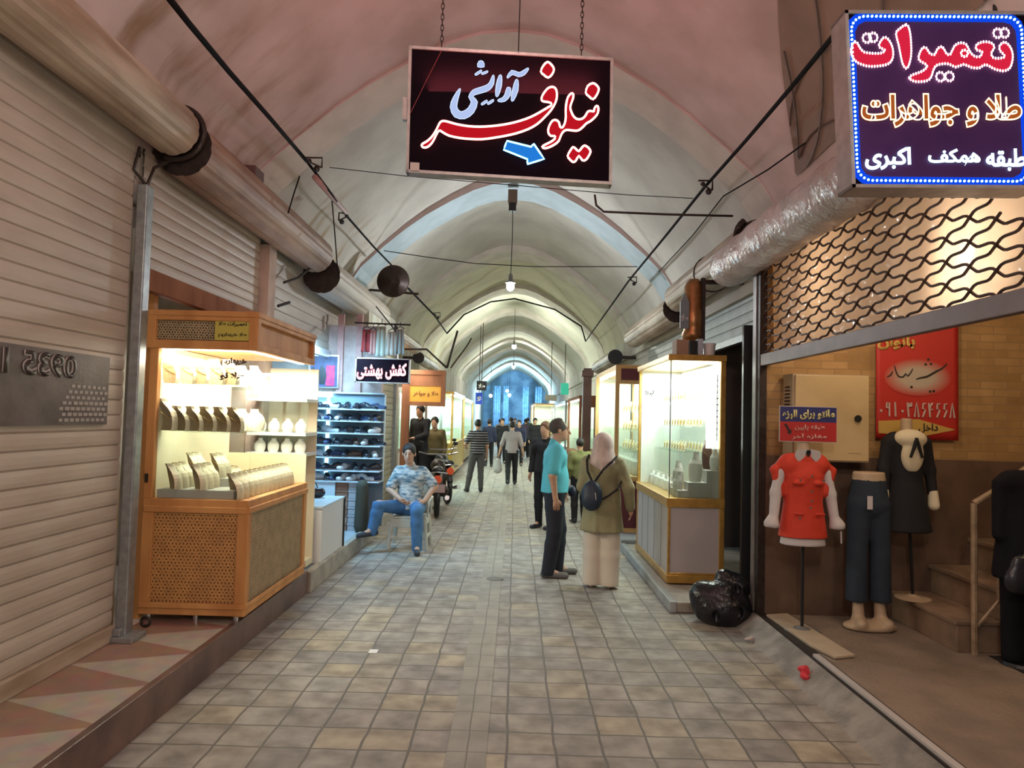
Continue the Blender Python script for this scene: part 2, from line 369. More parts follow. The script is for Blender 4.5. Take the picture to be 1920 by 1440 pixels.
M_mortar = mat('grey_mortar', (0.30, 0.28, 0.25), 0.85, var=0.4, vscale=6, bump=0.6, bscale=30)
M_granite = mat('red_granite', (0.17, 0.095, 0.075), 0.35, var=0.5, vscale=4, bump=0.05, bscale=80)
M_kerb = mat('pale_kerb_stone', (0.42, 0.38, 0.32), 0.6, var=0.3, vscale=5, bump=0.2, bscale=40)
M_kerbgrey = mat('grey_kerb_stone', (0.34, 0.36, 0.36), 0.5, var=0.25, vscale=5, bump=0.1, bscale=40)
M_beige = mat('shutter_beige', (0.47, 0.405, 0.34), 0.5, 0.0, var=0.2, vscale=3.0, col2=(0.40, 0.33, 0.27), bump=0.05, bscale=30, stretch=(1, 0.5, 2))
M_tan = mat('shutter_tan', (0.50, 0.41, 0.32), 0.5, var=0.3, vscale=3.0, col2=(0.27, 0.19, 0.13), stretch=(1, 0.4, 2))
M_tan2 = mat('shutter_rust', (0.36, 0.24, 0.17), 0.55, var=0.35, vscale=4.0, col2=(0.22, 0.12, 0.08), stretch=(1, 0.4, 2))
M_galv = mat('galvanised', (0.36, 0.38, 0.39), 0.4, 0.6, var=0.25, vscale=20)
M_dark = mat('dark_steel', (0.05, 0.035, 0.03), 0.5, 0.5, var=0.4, vscale=20)
M_black = mat('black_plastic', (0.012, 0.012, 0.014), 0.4)
M_wood = mat('orange_wood', (0.64, 0.32, 0.115), 0.6, var=0.3, vscale=5, col2=(0.48, 0.21, 0.07), bump=0.05, bscale=30, stretch=(1, 1, 0.25))
M_wood2 = mat('red_wood', (0.30, 0.13, 0.07), 0.8, spec=.15, var=0.3, vscale=6, stretch=(1, 1, 0.3))
M_woodbk = mat('panel_backing', (0.25, 0.10, 0.035), 0.6, var=0.25, vscale=20)
M_fret = mat('fretwork', (0.62, 0.32, 0.11), 0.45, var=0.2, vscale=12)
M_fretpale = mat('fretwork_pale', (0.44, 0.33, 0.19), 0.5, var=0.2, vscale=12)
M_wood.node_tree.nodes['Principled BSDF'].inputs['Specular IOR Level'].default_value = 0.25
M_gold = mat('gold_trim', (0.62, 0.36, 0.09), 0.3, 0.55, var=0.2, vscale=14)
M_glass = glassy('shop_glass')
M_glassg = glassy('green_glass', (0.90, 0.97, 0.945), 0.07)
M_cream = mat('cream_velvet', (0.74, 0.66, 0.48), 0.85)
M_whitev = mat('white_velvet', (0.80, 0.78, 0.72), 0.85)
M_backtan = mat('bust_back', (0.36, 0.25, 0.12), 0.8, var=0.15, vscale=15)
M_white = mat('white_laminate', (0.72, 0.72, 0.72), 0.35)
M_greyp = mat('grey_laminate', (0.46, 0.42, 0.42), 0.35, var=0.05, vscale=3)
M_silver = mat('silver_trim', (0.6, 0.6, 0.62), 0.25, 0.9)
M_jewel = mat('jewel_gold', (0.9, 0.62, 0.2), 0.25, 0.9)
M_skin = mat('skin', (0.52, 0.30, 0.20), 0.55, var=0.08, vscale=20)
M_skin2 = mat('skin_tan', (0.44, 0.25, 0.17), 0.55)
M_lip = mat('lips', (0.36, 0.14, 0.11), 0.5)
M_eye = mat('eye_dark', (0.03, 0.02, 0.015), 0.3)
M_hair = mat('black_hair', (0.012, 0.009, 0.008), 0.55, bump=0.4, bscale=120)
M_hairg = mat('greying_hair', (0.09, 0.075, 0.065), 0.6, var=0.5, vscale=60, bump=0.3, bscale=120)
E_white = emis('tube_white', (1.0, 0.97, 0.9), 9)
E_bulb = emis('bulb', (0.95, 0.98, 1.0), 30)
E_cyan = emis('tube_cyan', (0.45, 0.85, 1.0), 6)
# ---------------------------------------------------------------- the street: floor, kerbs, vault, walls
struct(MB().quad((-2.1, -3, 0), (2.6, -3, 0), (2.6, 56, 0), (-2.1, 56, 0)).build('floor', M_floor))
struct(MB().quad((-0.30, -3, 0.004), (-0.10, -3, 0.004), (-0.10, 56, 0.004), (-0.30, 56, 0.004)).build('floor_guide_strip', M_strip))
def ledge_top_mat():
    m = bpy.data.materials.new('ledge_tiles'); m.use_nodes = True; nt = m.node_tree; N = nt.nodes; L = nt.links
    b = N['Principled BSDF']; b.inputs['Roughness'].default_value = 0.4
    tc = N.new('ShaderNodeTexCoord'); sp = N.new('ShaderNodeSeparateXYZ'); L.new(tc.outputs['Object'], sp.inputs[0])
    a = math_node(nt, 'FRACT', math_node(nt, 'DIVIDE', math_node(nt, 'ADD', sp.outputs['Y'], 0.24), 0.52))
    x = math_node(nt, 'DIVIDE', math_node(nt, 'ADD', sp.outputs['X'], 2.52), 0.64)
    g = math_node(nt, 'GREATER_THAN', x, math_node(nt, 'MULTIPLY', math_node(nt, 'ABSOLUTE', math_node(nt, 'SUBTRACT', a, 0.5)), 2.0))
    n = N.new('ShaderNodeTexNoise'); n.inputs['Scale'].default_value = 9; n.inputs['Detail'].default_value = 8; L.new(tc.outputs['Object'], n.inputs['Vector'])
    mx = N.new('ShaderNodeMix'); mx.data_type = 'RGBA'; L.new(g, mx.inputs[0]); mx.inputs[6].default_value = (0.27, 0.155, 0.12, 1); mx.inputs[7].default_value = (0.36, 0.31, 0.26, 1)
    m2 = N.new('ShaderNodeMix'); m2.data_type = 'RGBA'; m2.blend_type = 'MULTIPLY'; m2.inputs[0].default_value = 0.6; L.new(mx.outputs[2], m2.inputs[6]); L.new(n.outputs['Color'], m2.inputs[7])
    m3 = N.new('ShaderNodeMix'); m3.data_type = 'RGBA'; m3.blend_type = 'MULTIPLY'; m3.inputs[0].default_value = 1; L.new(m2.outputs[2], m3.inputs[6]); m3.inputs[7].default_value = (1.5, 1.5, 1.5, 1)
    L.new(m3.outputs[2], b.inputs['Base Color']); return m
M_ledge = ledge_top_mat()
m = MB(); m.quad((-2.56, -3, 0.2), (-1.93, -3, 0.2), (-1.93, 6.75, 0.2), (-2.56, 6.75, 0.2), 0)
m.quad((-5.2, 4.7, 0.2), (-2.56, 4.7, 0.2), (-2.56, 6.75, 0.2), (-5.2, 6.75, 0.2), 2)
m.box(-1.93, -1.885, -3, 6.75, 0.0, 0.205, 1); m.quad((-2.56, 6.75, 0), (-1.885, 6.75, 0), (-1.885, 6.75, 0.2), (-2.56, 6.75, 0.2), 1)
struct(m.build('floor_ledge', [M_ledge, M_granite, M_white], bevel=0.004))
m = MB(); m.box(-5.2, -1.93, 6.76, 9.75, 0.0, 0.17, 0); m.box(-1.93, -1.86, 6.76, 10.4, 0.0, 0.19, 1); m.box(-2.6, -1.93, 9.75, 56, 0, 0.15, 1)
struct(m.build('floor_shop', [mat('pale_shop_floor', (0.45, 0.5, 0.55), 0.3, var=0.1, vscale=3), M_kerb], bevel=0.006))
# right-hand side: sloped mortar, threshold and alcove floor, kerb under the showcases
m = MB()
m.quad((1.86, -3, 0.0), (2.02, -3, 0.12), (2.02, 6.35, 0.12), (1.86, 6.35, 0.0), 0)
m.box(2.02, 2.10, -3, 6.35, 0.0, 0.135, 1); m.box(2.10, 6.5, -3, 6.0, 0.0, 0.13, 2); m.box(1.86, 2.1, 6.35, 6.36, 0, 0.12, 0)
struct(m.build('floor_alcove', [M_mortar, M_dark, M_concrete]))
m = MB(); m.box(1.46, 4.6, 6.42, 9.35, 0, 0.09, 0); m.box(1.40, 1.46, 6.40, 9.35, 0, 0.10, 1); m.box(1.40, 2.5, 9.35, 56, 0, 0.14, 1); m.box(2.5, 5.0, 9.35, 56, 0, 0.15, 0)
struct(m.build('floor_kerb', [M_kerb, M_kerbgrey], bevel=0.01))
PU = [0, .3, .6, .95, 1.3, 1.6, 1.95, 2.25, 2.4, 2.5, 2.53]; PZ = [5.18, 5.15, 5.05, 4.87, 4.66, 4.44, 4.14, 3.85, 3.62, 3.30, 2.9]
XC = -0.1
def zprof(u): return float(np.interp(abs(u), PU, PZ))
US = sorted(set([-u for u in PU]+PU+[.45, -.45, .78, -.78, 1.12, -1.12, 1.45, -1.45, 1.78, -1.78, 2.1, -2.1, .15, -.15]))
RIBS = [6.4, 10.6, 15.0, 19.4, 23.8, 28.2, 32.6, 37.0, 41.4, 46.0]
def bay(name, y0, y1, lift, e0, e1, mt):
    n = 14; V = []; F = []
    for i in range(n+1):
        t = i/n; y = y0+(y1-y0)*t; e = e0+(e1-e0)*t
        for u in US:
            z = zprof(u); up = max(0.0, (z-3.3)/1.87)
            V.append((XC+u, y, z+(e+lift*sin(pi*t))*(0.25+0.75*up)*(1 if z > 3.3 else 0)))
    k = len(US)
    for i in range(n):
        for j in range(k-1): a = i*k+j; F.append((a, a+k, a+k+1, a+1))
    me = bpy.data.meshes.new(name); me.from_pydata(V, [], F)
    return struct(finish(me, name, mt, None, None, True))
M_soffit = mat('pale_blue_soffit', (0.42, 0.50, 0.54), 0.9, var=.15, vscale=3, bump=.2, bscale=12)
prev = -3.0; e0 = 0.03
for k, y in enumerate(RIBS):
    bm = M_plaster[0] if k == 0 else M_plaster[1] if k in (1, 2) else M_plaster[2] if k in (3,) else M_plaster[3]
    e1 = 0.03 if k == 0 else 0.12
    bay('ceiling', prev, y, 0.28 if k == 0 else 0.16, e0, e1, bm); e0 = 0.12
    wdt = 0.55 if k == 0 else 0.8
    m = MB(); o = e1+0.05
    for a, b in zip(US[:-1], US[1:]):
        za, zb = zprof(a), zprof(b); xa, xb = XC+a, XC+b; ins = 0.012
        m.quad((xa, y, za), (xb, y, zb), (xb, y+wdt, zb-0.02), (xa, y+wdt, za-0.02), 1)
        m.quad((xa, y, za+o), (xb, y, zb+o), (xb, y, zb), (xa, y, za), 0)
        m.quad((xa, y+wdt, za-0.02), (xb, y+wdt, zb-0.02), (xb, y+wdt, zb+o), (xa, y+wdt, za+o), 0)
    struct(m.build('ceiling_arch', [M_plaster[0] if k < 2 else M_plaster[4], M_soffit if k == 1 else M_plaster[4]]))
    prev = y+wdt
bay('ceiling', 46.8, 56, .1, .12, .12, M_plaster[3])
# walls: left
m = MB(); m.box(-2.75, -2.56, -3, 4.70, 0.0, 3.0, 0); m.box(-2.75, -2.56, 4.70, 13.2, 3.05, 3.35, 0); m.box(-5.2, -2.60, 6.93, 7.17, 0.0, 3.3, 0); m.box(-2.62, -2.44, 6.96, 7.16, 0.2, 3.3, 1)
m.box(-2.75, -2.56, 9.8, 56, 0.0, 3.35, 0); m.box(-5.2, -2.6, 9.8, 9.9, 0, 3.3, 0)
struct(m.build('wall_left', [M_plaster[1], mat('pink_plaster_pier', (0.52, 0.40, 0.34), 0.8, var=0.2, vscale=6)]))
m = MB(); m.box(-5.2, -5.1, 4.7, 9.8, 0, 3.3, 0); m.box(-5.2, -2.75, 4.6, 4.7, 0, 3.3, 0); m.box(-5.2, -2.75, 4.7, 9.8, 3.0, 3.1, 0)
struct(m.build('wall_shop', mat('shop_wall_paint', (0.7, 0.68, 0.62), 0.7)))
# walls: right
m = MB(); m.box(2.05, 6.5, 5.98, 6.12, 1.42, 3.2, 0); m.box(2.05, 6.5, 5.955, 6.12, 0.13, 1.42, 1)
struct(m.build('wall_alcove', [M_brick, M_dado]))
m = MB(); m.box(6.4, 6.5, -3, 6.0, 0.1, 4.2, 0); m.box(2.3, 6.5, -3, -2.9, 0, 4.2, 0); m.box(2.35, 6.5, -3, 6.0, 4.0, 4.1, 1)
struct(m.build('wall_alcove_side', [M_brickside, M_plaster[1]]))
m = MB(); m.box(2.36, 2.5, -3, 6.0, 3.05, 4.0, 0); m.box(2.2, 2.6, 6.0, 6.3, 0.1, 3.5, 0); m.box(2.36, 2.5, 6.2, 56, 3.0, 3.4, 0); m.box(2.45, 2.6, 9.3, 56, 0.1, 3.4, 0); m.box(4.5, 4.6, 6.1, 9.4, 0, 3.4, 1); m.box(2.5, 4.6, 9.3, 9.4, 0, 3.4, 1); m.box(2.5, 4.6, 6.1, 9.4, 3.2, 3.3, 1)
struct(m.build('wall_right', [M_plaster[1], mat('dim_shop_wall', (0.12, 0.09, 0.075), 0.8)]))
# far end of the street: a blue-lit hall
m = MB(); m.box(-4, 4, 56, 56.1, 0, 6, 0)
struct(m.build('wall_far', mat('blue_lit_wall', (0.25, 0.42, 0.60), 0.8, var=0.5, vscale=1.2, col2=(0.10, 0.2, 0.33))))
# ---------------------------------------------------------------- roller shutters
def slats(y0, y1, z0, z1, x, step=0.095, side=1, ph=0.0):
    """horizontal slats of a rolled steel curtain in the plane x, bulging toward +x*side"""
    prof = []; z = z0
    while z < z1-0.01:
        for t, d in ((0.0, 0.0), (0.05, 0.006), (0.30, 0.009), (0.65, 0.009), (0.92, 0.006), (0.95, -0.004)):
            zz = z+t*step
            if zz <= z1: prof.append((zz, d))
        z += step
    m = MB(); prof = [(z0, -0.02)]+prof+[(z1, -0.02)]
    for (za, da), (zb, db) in zip(prof[:-1], prof[1:]):
        m.quad((x+side*da, y0, za), (x+side*da, y1, za), (x+side*db, y1, zb), (x+side*db, y0, zb))
    m.quad((x-side*.02, y0, z0), (x-side*.02, y1, z0), (x-side*.02, y1, z1), (x-side*.02, y0, z1))
    return m
def roll(y0, y1, xc, zc, r, wraps=9, k=40):
    """a wound curtain: polygonal drum with slat creases, axis along the street"""
    prof = []
    for i in range(k):
        a = 2*pi*i/k; rr = r*(1-(0.035 if i % max(2, k//wraps) == 0 else 0))
        prof.append((xc+rr*cos(a), zc+rr*sin(a)))
    m = MB(); n = len(m.v)
    for y in (y0, y1): m.v += [(px, y, pz) for px, pz in prof]
    for i in range(k): m.f.append((n+i, n+(i+1) % k, n+k+(i+1) % k, n+k+i)); m.m.append(0)
    m.f.append(tuple(n+i for i in range(k))); m.f.append(tuple(n+k+i for i in reversed(range(k)))); m.m += [1, 1]
    return m
def spiral_end(y, xc, zc, r, turns=3, rad=0.012):
    pts = [(xc+(r*(0.45+0.6*t))*cos(-2*pi*turns*t+2.2), y, zc+(r*(0.45+0.6*t))*sin(-2*pi*turns*t+2.2)) for t in np.linspace(0, 1, 60)]
    return MB().tube(pts, rad, 6)
# closed shutter by the camera
s = thing('roller_shutter', 'closed beige slatted shutter carrying a dark sign panel', 'shutter', (-2.53, 2.0, 0.2))
slats(-2.8, 4.62, 0.30, 3.56, -2.535).build('curtain', M_beige, s)
MB().box(-2.55, -2.50, -2.8, 4.62, 0.2, 0.30).build('bottom_bar', M_tan, s, bevel=0.006)
h = roll(-2.8, 4.78, -2.36, 3.56, 0.175); h.build('roll', [M_tan, M_dark], s)
MB().tube([(-2.36+.183*cos(a), 4.83, 3.56+.183*sin(a)) for a in np.linspace(1.9, -2.0, 24)], 0.02, 8).build('edge_gasket', M_dark, s)
MB().box(-2.50, -2.40, -2.8, 4.7, 3.66, 3.80).build('housing_rail', M_tan, s, bevel=0.01)
sp_ = MB().box(-2.517, -2.508, 1.2, 4.42, 1.57, 1.98).build('sign_panel', mat('faded_dark_panel', (0.115, 0.085, 0.085), 0.55, var=0.45, vscale=5, col2=(0.07, 0.05, 0.045), bump=0.1, bscale=30), s)
M_digl = mat('worn_white_paint', (0.32, 0.29, 0.27), 0.6); M_digd = mat('old_black_paint', (0.03, 0.02, 0.018), 0.5)
for nm, mm, bo, e in (('number_outline', M_digl, 0.05, 0.002), ('painted_number', M_digd, 0.012, 0.004)):
    text_obj(nm, '0935 193 13', (-2.506, 2.95, 1.83), (0, 1, 0), (0, 0, 1), 1.13, 0.13, mm, s, bold=bo, ext=e, persian=False, mirror=True)
m = MB()
for i in range(9):
    for j in range(7):
        y = 3.95+i*0.05+0.025*(j % 2); z = 1.59+j*0.032
        if ((y-4.2)/0.26)**2+((z-1.60)/0.24)**2 < 1: m.box(-2.509, -2.506, y, y+0.03, z, z+0.016)
m.build('tile_motif', M_digl, s)
g = thing('shutter_guide', 'galvanised post between closed shutter and wooden showcase', 'post', (-2.47, 4.68, 0.2))
MB().box(-2.51, -2.44, 4.63, 4.72, 0.22, 3.14).build('channel', M_galv, g, bevel=0.008)
MB().box(-2.52, -2.36, 4.56, 4.74, 0.2, 0.235).box(-2.50, -2.45, 4.58, 4.64, 0.235, 0.28).build('base_plate', M_galv, g, bevel=0.005)
MB().tube([(-2.40+.03*cos(a), 4.80, 0.27+.03*sin(a)) for a in np.linspace(0, 2*pi, 14)[:-1]], 0.011, 6, closed=True).build('eyelet', M_dark, g)
MB().tube([(-2.47, 4.68, 3.14), (-2.44, 4.70, 3.27), (-2.38, 4.80, 3.36)], 0.012, 6).tube([(-2.47, 4.68, 3.14), (-2.52, 4.60, 3.22), (-2.5, 4.62, 3.38)], 0.010, 6).build('hook', M_dark, g)
# second shutter, half raised above the showcase
s = thing('roller_shutter', 'raised tan shutter over the wooden jewellery showcase', 'shutter', (-2.53, 5.9, 2.5))
slats(4.74, 6.94, 2.62, 3.42, -2.535, 0.085).build('curtain', M_beige, s)
MB().box(-2.56, -2.49, 4.74, 6.94, 2.47, 2.62).build('bottom_bar', M_wood2, s, bevel=0.006)
roll(4.86, 8.15, -2.33, 3.47, 0.20, 7).build('roll', [M_tan2, M_dark], s)
spiral_end(8.2, -2.33, 3.47, 0.17, 3, 0.02).build('roll_end', M_dark, s)
# third shutter over the shoe shop
s = thing('roller_shutter', 'raised beige shutter with white bottom slat over the shoe shop', 'shutter', (-2.53, 9, 2.5))
slats(7.2, 11.6, 2.50, 3.30, -2.535, 0.12).build('curtain', M_beige, s)
MB().box(-2.56, -2.49, 7.2, 11.6, 2.40, 2.50).build('bottom_bar', mat('bright_steel', (0.62, 0.6, 0.62), 0.35, 0.2), s, bevel=0.006)
roll(8.32, 11.7, -2.30, 3.28, 0.22, 8).build('roll', [M_beige, M_dark], s)
MB().tube([(-2.33, 8.0, 3.3), (-2.38, 7.7, 3.12), (-2.45, 7.45, 3.02)], 0.014, 6).tube([(-2.45, 7.3, 2.75), (-2.40, 7.5, 2.82)], 0.016, 6).build('bracket', M_dark, s)
# ---------------------------------------------------------------- carved wooden showcase, near left
def fret(O, U, V, w_, h_, sp=0.042, r=0.0045, W=None):
    """interlaced star lattice: three families of parallel laths"""
    m = MB(); O, U, V = Vector(O), Vector(U).normalized(), Vector(V).normalized(); Wn = (W or U.cross(V)).normalized(); W = Wn*0.0018
    for ang in (0, 60, 120):
        d = Vector((cos(radians(ang)), sin(radians(ang)))); nn = Vector((-d.y, d.x))
        cs = [Vector(c).dot(nn) for c in ((0, 0), (w_, 0), (0, h_), (w_, h_))]
        for kk in range(int(min(cs)/sp)-1, int(max(cs)/sp)+2):
            for off in (-0.2, 0.2):
                c0 = nn*(kk+off)*sp; t0, t1 = -9.0, 9.0
                for ax, lim in ((0, w_), (1, h_)):
                    if abs(d[ax]) < 1e-6:
                        if not 0 <= c0[ax] <= lim: t0, t1 = 1, 0
                        continue
                    a, b = sorted(((0-c0[ax])/d[ax], (lim-c0[ax])/d[ax])); t0, t1 = max(t0, a), min(t1, b)
                if t1-t0 < 0.01: continue
                p, q = c0+d*t0, c0+d*t1; mid = (p+q)/2; D = U*d.x+V*d.y; Nn = U*nn.x+V*nn.y
                m.obox(O+U*mid.x+V*mid.y+Wn*(.0009*(ang//60)+.0004*(off > 0)), D*((t1-t0)/2), Nn*r, W)
    return m
case = thing('jewellery_showcase', 'carved orange wood showcase with glass, full of necklace busts', 'showcase', (-2.2, 5.75, 0.2))
x0, x1, y0, y1 = -2.58, -1.84, 5.04, 6.45
b = MB()
b.box(x0, x1, y0, y1, 0.25, 0.30); b.box(x0, x1, y0, y1, 0.985, 1.05)
for xx in (x0, x1-0.075):
    for yy in (y0, y1-0.07): b.box(xx, xx+0.075, yy, yy+0.07, 0.25, 1.05)
b.box(x0+.01, x1-.01, y0-.012, y0, 0.30, 0.335); b.box(x0+.01, x1-.01, y0-.012, y0, 0.955, 1.0); b.box(x1, x1+.012, y0, y1, 0.30, 0.335); b.box(x1, x1+.012, y0, y1, 0.96, 1.0)
b.build('base_frame', M_wood, case, bevel=0.007)
MB().box(x0+.02, x1-.02, y0+.02, y1-.02, 0.30, 1.0).build('base_panel', M_woodbk, case)
fret((x0+.075, y0+.0165, 0.32), (1, 0, 0), (0, 0, 1), 0.59, 0.65, .044, .0042, W=Vector((0, -1, 0))).build("front_fretwork", M_fret, case)
fret((x1-.0165, y0+.07, 0.32), (0, 1, 0), (0, 0, 1), 1.27, 0.65, .044, .004, W=Vector((1, 0, 0))).build('side_fretwork', M_fretpale, case)
b = MB()
b.box(x0-.03, x1+.03, y0-.03, y1+.03, 2.33, 2.37)
b.box(x0-.02, x1+.02, y0-.02, y0+.03, 2.10, 2.16); b.box(x0-.02, x1+.02, y0-.02, y0+.03, 2.30, 2.34); b.box(x1-.03, x1+.02, y0, y1+.02, 2.10, 2.15); b.box(x1-.03, x1+.02, y0, y1+.02, 2.30, 2.34)
b.box(x0-.02, x0+.04, y0-.02, y0+.03, 2.10, 2.34); b.box(x1-.04, x1+.02, y0-.02, y0+.04, 2.10, 2.34); b.box(x1-.03, x1+.02, y1-.04, y1+.02, 2.10, 2.34)
b.box(x0, x1, y0, y1, 2.125, 2.15); b.box(x0, x1-.01, y0+.01, y1, 2.15, 2.33)
b.box(x0, x0+.06, y0, y0+.05, 1.05, 2.12); b.box(x0, x0+.03, y0, y1, 1.05, 2.12)
b.build('crown', M_wood, case, bevel=0.006)
fret((x0+.04, y0+.006, 2.165), (1, 0, 0), (0, 0, 1), 0.42, 0.13, 0.034, 0.003, Vector((0, -1, 0))).build('crown_fretwork', M_fretpale, case)
MB().box(x0+.03, x1-.02, y0+.009, y0+.012, 2.16, 2.30).build('crown_backing', M_woodbk, case)
pl = MB().box(x0+.455, x1-.035, y0-.012, y0+.004, 2.165, 2.315).build('name_plate', mat('yellow_plate', (0.55, 0.46, 0.09), 0.35, 0.2), case)
M_ink = mat('black_ink', (0.02, 0.016, 0.014), 0.5)
text_obj('plate_lettering', 'تعمیرات طلا', (x0+.48, y0-.0125, 2.262), (1, 0, 0), (0, 0, 1), 0.20, 0.036, M_ink, case, bold=0.03, ext=0.0015)
text_obj('plate_lettering', 'طلا خریداریم', (x0+.48, y0-.0125, 2.185), (1, 0, 0), (0, 0, 1), 0.20, 0.036, M_ink, case, bold=0.03, ext=0.0015)
MB().box(x0+.06, x1-.004, y0+.006, y0+.012, 1.05, 2.11).box(x1-.010, x1-.004, y0+.012, y1-.03, 1.05, 2.12).build('glass_pane', M_glass, case)
M_shelfglass = glassy('shelf_glass', (0.9, 0.95, 0.93), 0.1)
for z in (1.51, 1.85): MB().box(x0+.04, x1-.14, y0+.05, y1-.05, z, z+.008).build('glass_shelf', M_shelfglass, case)
MB().box(x0+.03, x1-.03, y0+.05, y0+.08, 2.095, 2.12).box(x1-.07, x1-.04, y0+.1, y1-.1, 2.095, 2.12).build('light_strip', E_white, case)
MB().box(x0+.02, x0+.035, y0+.05, y1-.02, 1.05, 2.12).box(x0+.03, x1-.01, y1-.03, y1-.015, 1.05, 1.30).build('back_panel', M_cream, case)
for dx in (0.05, 0.38, 0.66): MB().lathe([(0.018, 0), (0.02, 0.05)], (x0+dx, y0+.06, 0.2), 10).build('foot', M_silver, case)
MB().box(x0-.008, x0, y0+.01, y0+.03, 1.18, 1.24).box(x0+.012, x0+.03, y0-.014, y0, 1.16, 1.22).build('lock', M_dark, case)
text_obj('glass_lettering', 'خریداریم', (x0+.50, y0-.002, 1.985), (1, 0, 0), (0, 0, 1), 0.185, 0.06, mat('brown_ink', (0.12, 0.06, 0.03), 0.5), case, bold=0.06)
text_obj('glass_lettering', 'طلا نو', (x0+.50, y0-.002, 1.885), (1, 0, 0), (0, 0, 1), 0.175, 0.06, bpy.data.materials['brown_ink'], case, bold=0.06)
lamp('showcase_light', 'AREA', (-2.2, 5.7, 2.085), 62, (1.0, 0.92, 0.78), 0.6, (0, 0, 0), 1.2)
lamp('showcase_light', 'AREA', (-2.2, 5.10, 2.02), 14, (1.0, 0.92, 0.78), 0.6, (radians(55), 0, 0), 0.06)
M_step = mat('grey_display_step', (0.42, 0.40, 0.36), 0.6)
st = MB().box(x0+.08, x1-.12, y0+.03, y0+.30, 1.052, 1.11).box(x0+.08, x1-.25, y0+.30, y0+.52, 1.052, 1.17).build('display_step', M_step); tag(st, 'low grey stepped platform under the busts in the wooden showcase', 'display stand')
# a jewellery bust: curved cloth-covered shell with shoulders and a neck, tan back, gold necklace as a part
def bust_mesh(w=0.075, h=0.17, lean=0.35, curve=1.25, k=10, mats=(0, 1)):
    m = MB(); Z = [0, .15, .3, .45, .6, .72, .82, .9, 1.0]; W = [.80, .95, 1.03, 1.05, .97, .78, .52, .40, .43]
    def pt(i, j, off):
        z = Z[i]; a = (j/k-0.5)*2*curve; r = w*W[i]
        return (r*sin(a)/sin(curve), -(w*0.85*cos(a)+off)*(1 if i < 5 else 0.8)+0.03+lean*h*z*z*0.8, h*z)
    n = len(Z)
    for off, mi in ((0.0, 0), (-0.008, 1)):
        for i in range(n-1):
            for j in range(k):
                q = [pt(i, j, off), pt(i, j+1, off), pt(i+1, j+1, off), pt(i+1, j, off)]
                m.quad(*(q if mi == 0 else q[::-1]), mi)
    for j0 in (0, k):
        for i in range(n-1): m.quad(pt(i, j0, 0), pt(i+1, j0, 0), pt(i+1, j0, -.008), pt(i, j0, -.008), 0)
    for j in range(k): m.quad(pt(n-1, j, 0), pt(n-1, j+1, 0), pt(n-1, j+1, -.008), pt(n-1, j, -.008), 0)
    pts = [(w*0.80*sin(a), -(w*0.85*cos(a*1.1)+0.004)*0.95+0.03+lean*h*0.3, h*(0.80-0.42*cos(a*0.9))) for a in np.linspace(-1.3, 1.3, 13)]
    return m, pts
def make_bust(name, label, cat, mats, w=0.072, h=0.17, lean=0.35, curve=1.5, group=None, neck=True):
    t = thing(name, label, cat, (0, 0, 0), 0, group); m, pts = bust_mesh(w, h, lean, curve)
    m.build('shell', mats, t, smooth=True, local=True)
    if neck: MB().tube(pts, 0.0028, 5).build('necklace', M_jewel, t, local=True)
    return t
ORD = ['first', 'second', 'third', 'fourth', 'fifth', 'sixth', 'seventh', 'eighth', 'ninth', 'tenth', 'eleventh', 'twelfth', 'thirteenth']
proto = make_bust('necklace_bust', '', 'bust', [M_cream, M_backtan])
first = [True]
def put(proto, used, loc, rz, label, group, scale=1.0):
    if used[0]:
        used[0] = False; proto.location = loc; proto.rotation_euler = (0, 0, rz); proto.scale = (scale,)*3; proto['label'] = label; proto['group'] = group; return proto
    return dup(proto, loc, rz, label, group, scale)
for i in range(5): put(proto, first, (x0+.12+i*.108, y0+.12+.03*(i % 2), 1.859), radians(150), f'tan-backed cream bust on top glass shelf, {ORD[i]} from the wooden post', 'busts on the top shelf', 1.05)
for i in range(6): put(proto, first, (x0+.11+i*.098, y0+.12, 1.519), radians(148), f'tan-backed cream bust on middle glass shelf, {ORD[i]} from the wooden post', 'busts on the middle shelf', 1.05 if i else 1.35)
for i in range(5): put(proto, first, (x0+.16+i*.10, y0+.60, 1.859), radians(60), f'cream bust at the rear of the top shelf, {ORD[i]} from the wooden post', 'rear busts, top shelf', 1.0)
for i in range(5): put(proto, first, (x0+.16+i*.10, y0+.60, 1.519), radians(40), f'cream bust at the rear of the middle shelf, {ORD[i]} from the wooden post', 'rear busts, middle shelf', 1.0)
for r_ in range(3):
    for i in range((5, 8, 12)[r_]):
        y = y0+.08+i*0.105; x = (x0+.20+.045*r_, x0+.36+.02*r_, x1-.10)[r_]
        z = 1.17 if (y > y0+.30 and y < y0+.52 and x < x1-.25) else 1.11 if y < y0+.30 and x < x1-.12 else 1.052
        put(proto, first, (x, y, z), radians(128), ('cream bust in the inner row on the showcase floor', 'cream bust in the middle row on the showcase floor', 'cream bust against the side glass of the wooden showcase')[r_]+f', {ORD[i]} from the front', ('inner busts, showcase floor', 'middle busts, showcase floor', 'busts along the side glass')[r_], 1.05)
pw = make_bust('necklace_bust', '', 'bust', [M_whitev, M_whitev], 0.052, 0.13, 0.1, 1.1, neck=False); fw = [True]
sh = thing('display_shelf', 'white shelves of small busts behind the wooden showcase', 'shelf', (-2.2, 7.0, 0.2))
MB().box(-2.56, -1.96, 6.92, 7.14, 0.2, 0.26).box(-2.56, -1.96, 7.12, 7.14, 0.2, 2.1).build('cabinet', M_cream, sh)
for z in (1.29, 1.48, 1.80): MB().box(-2.50, -1.95, 6.72, 7.12, z-.03, z).build('shelf', M_white, sh)
MB().box(-2.5, -1.95, 6.75, 6.78, 2.0, 2.03).build('light_strip', E_white, sh)
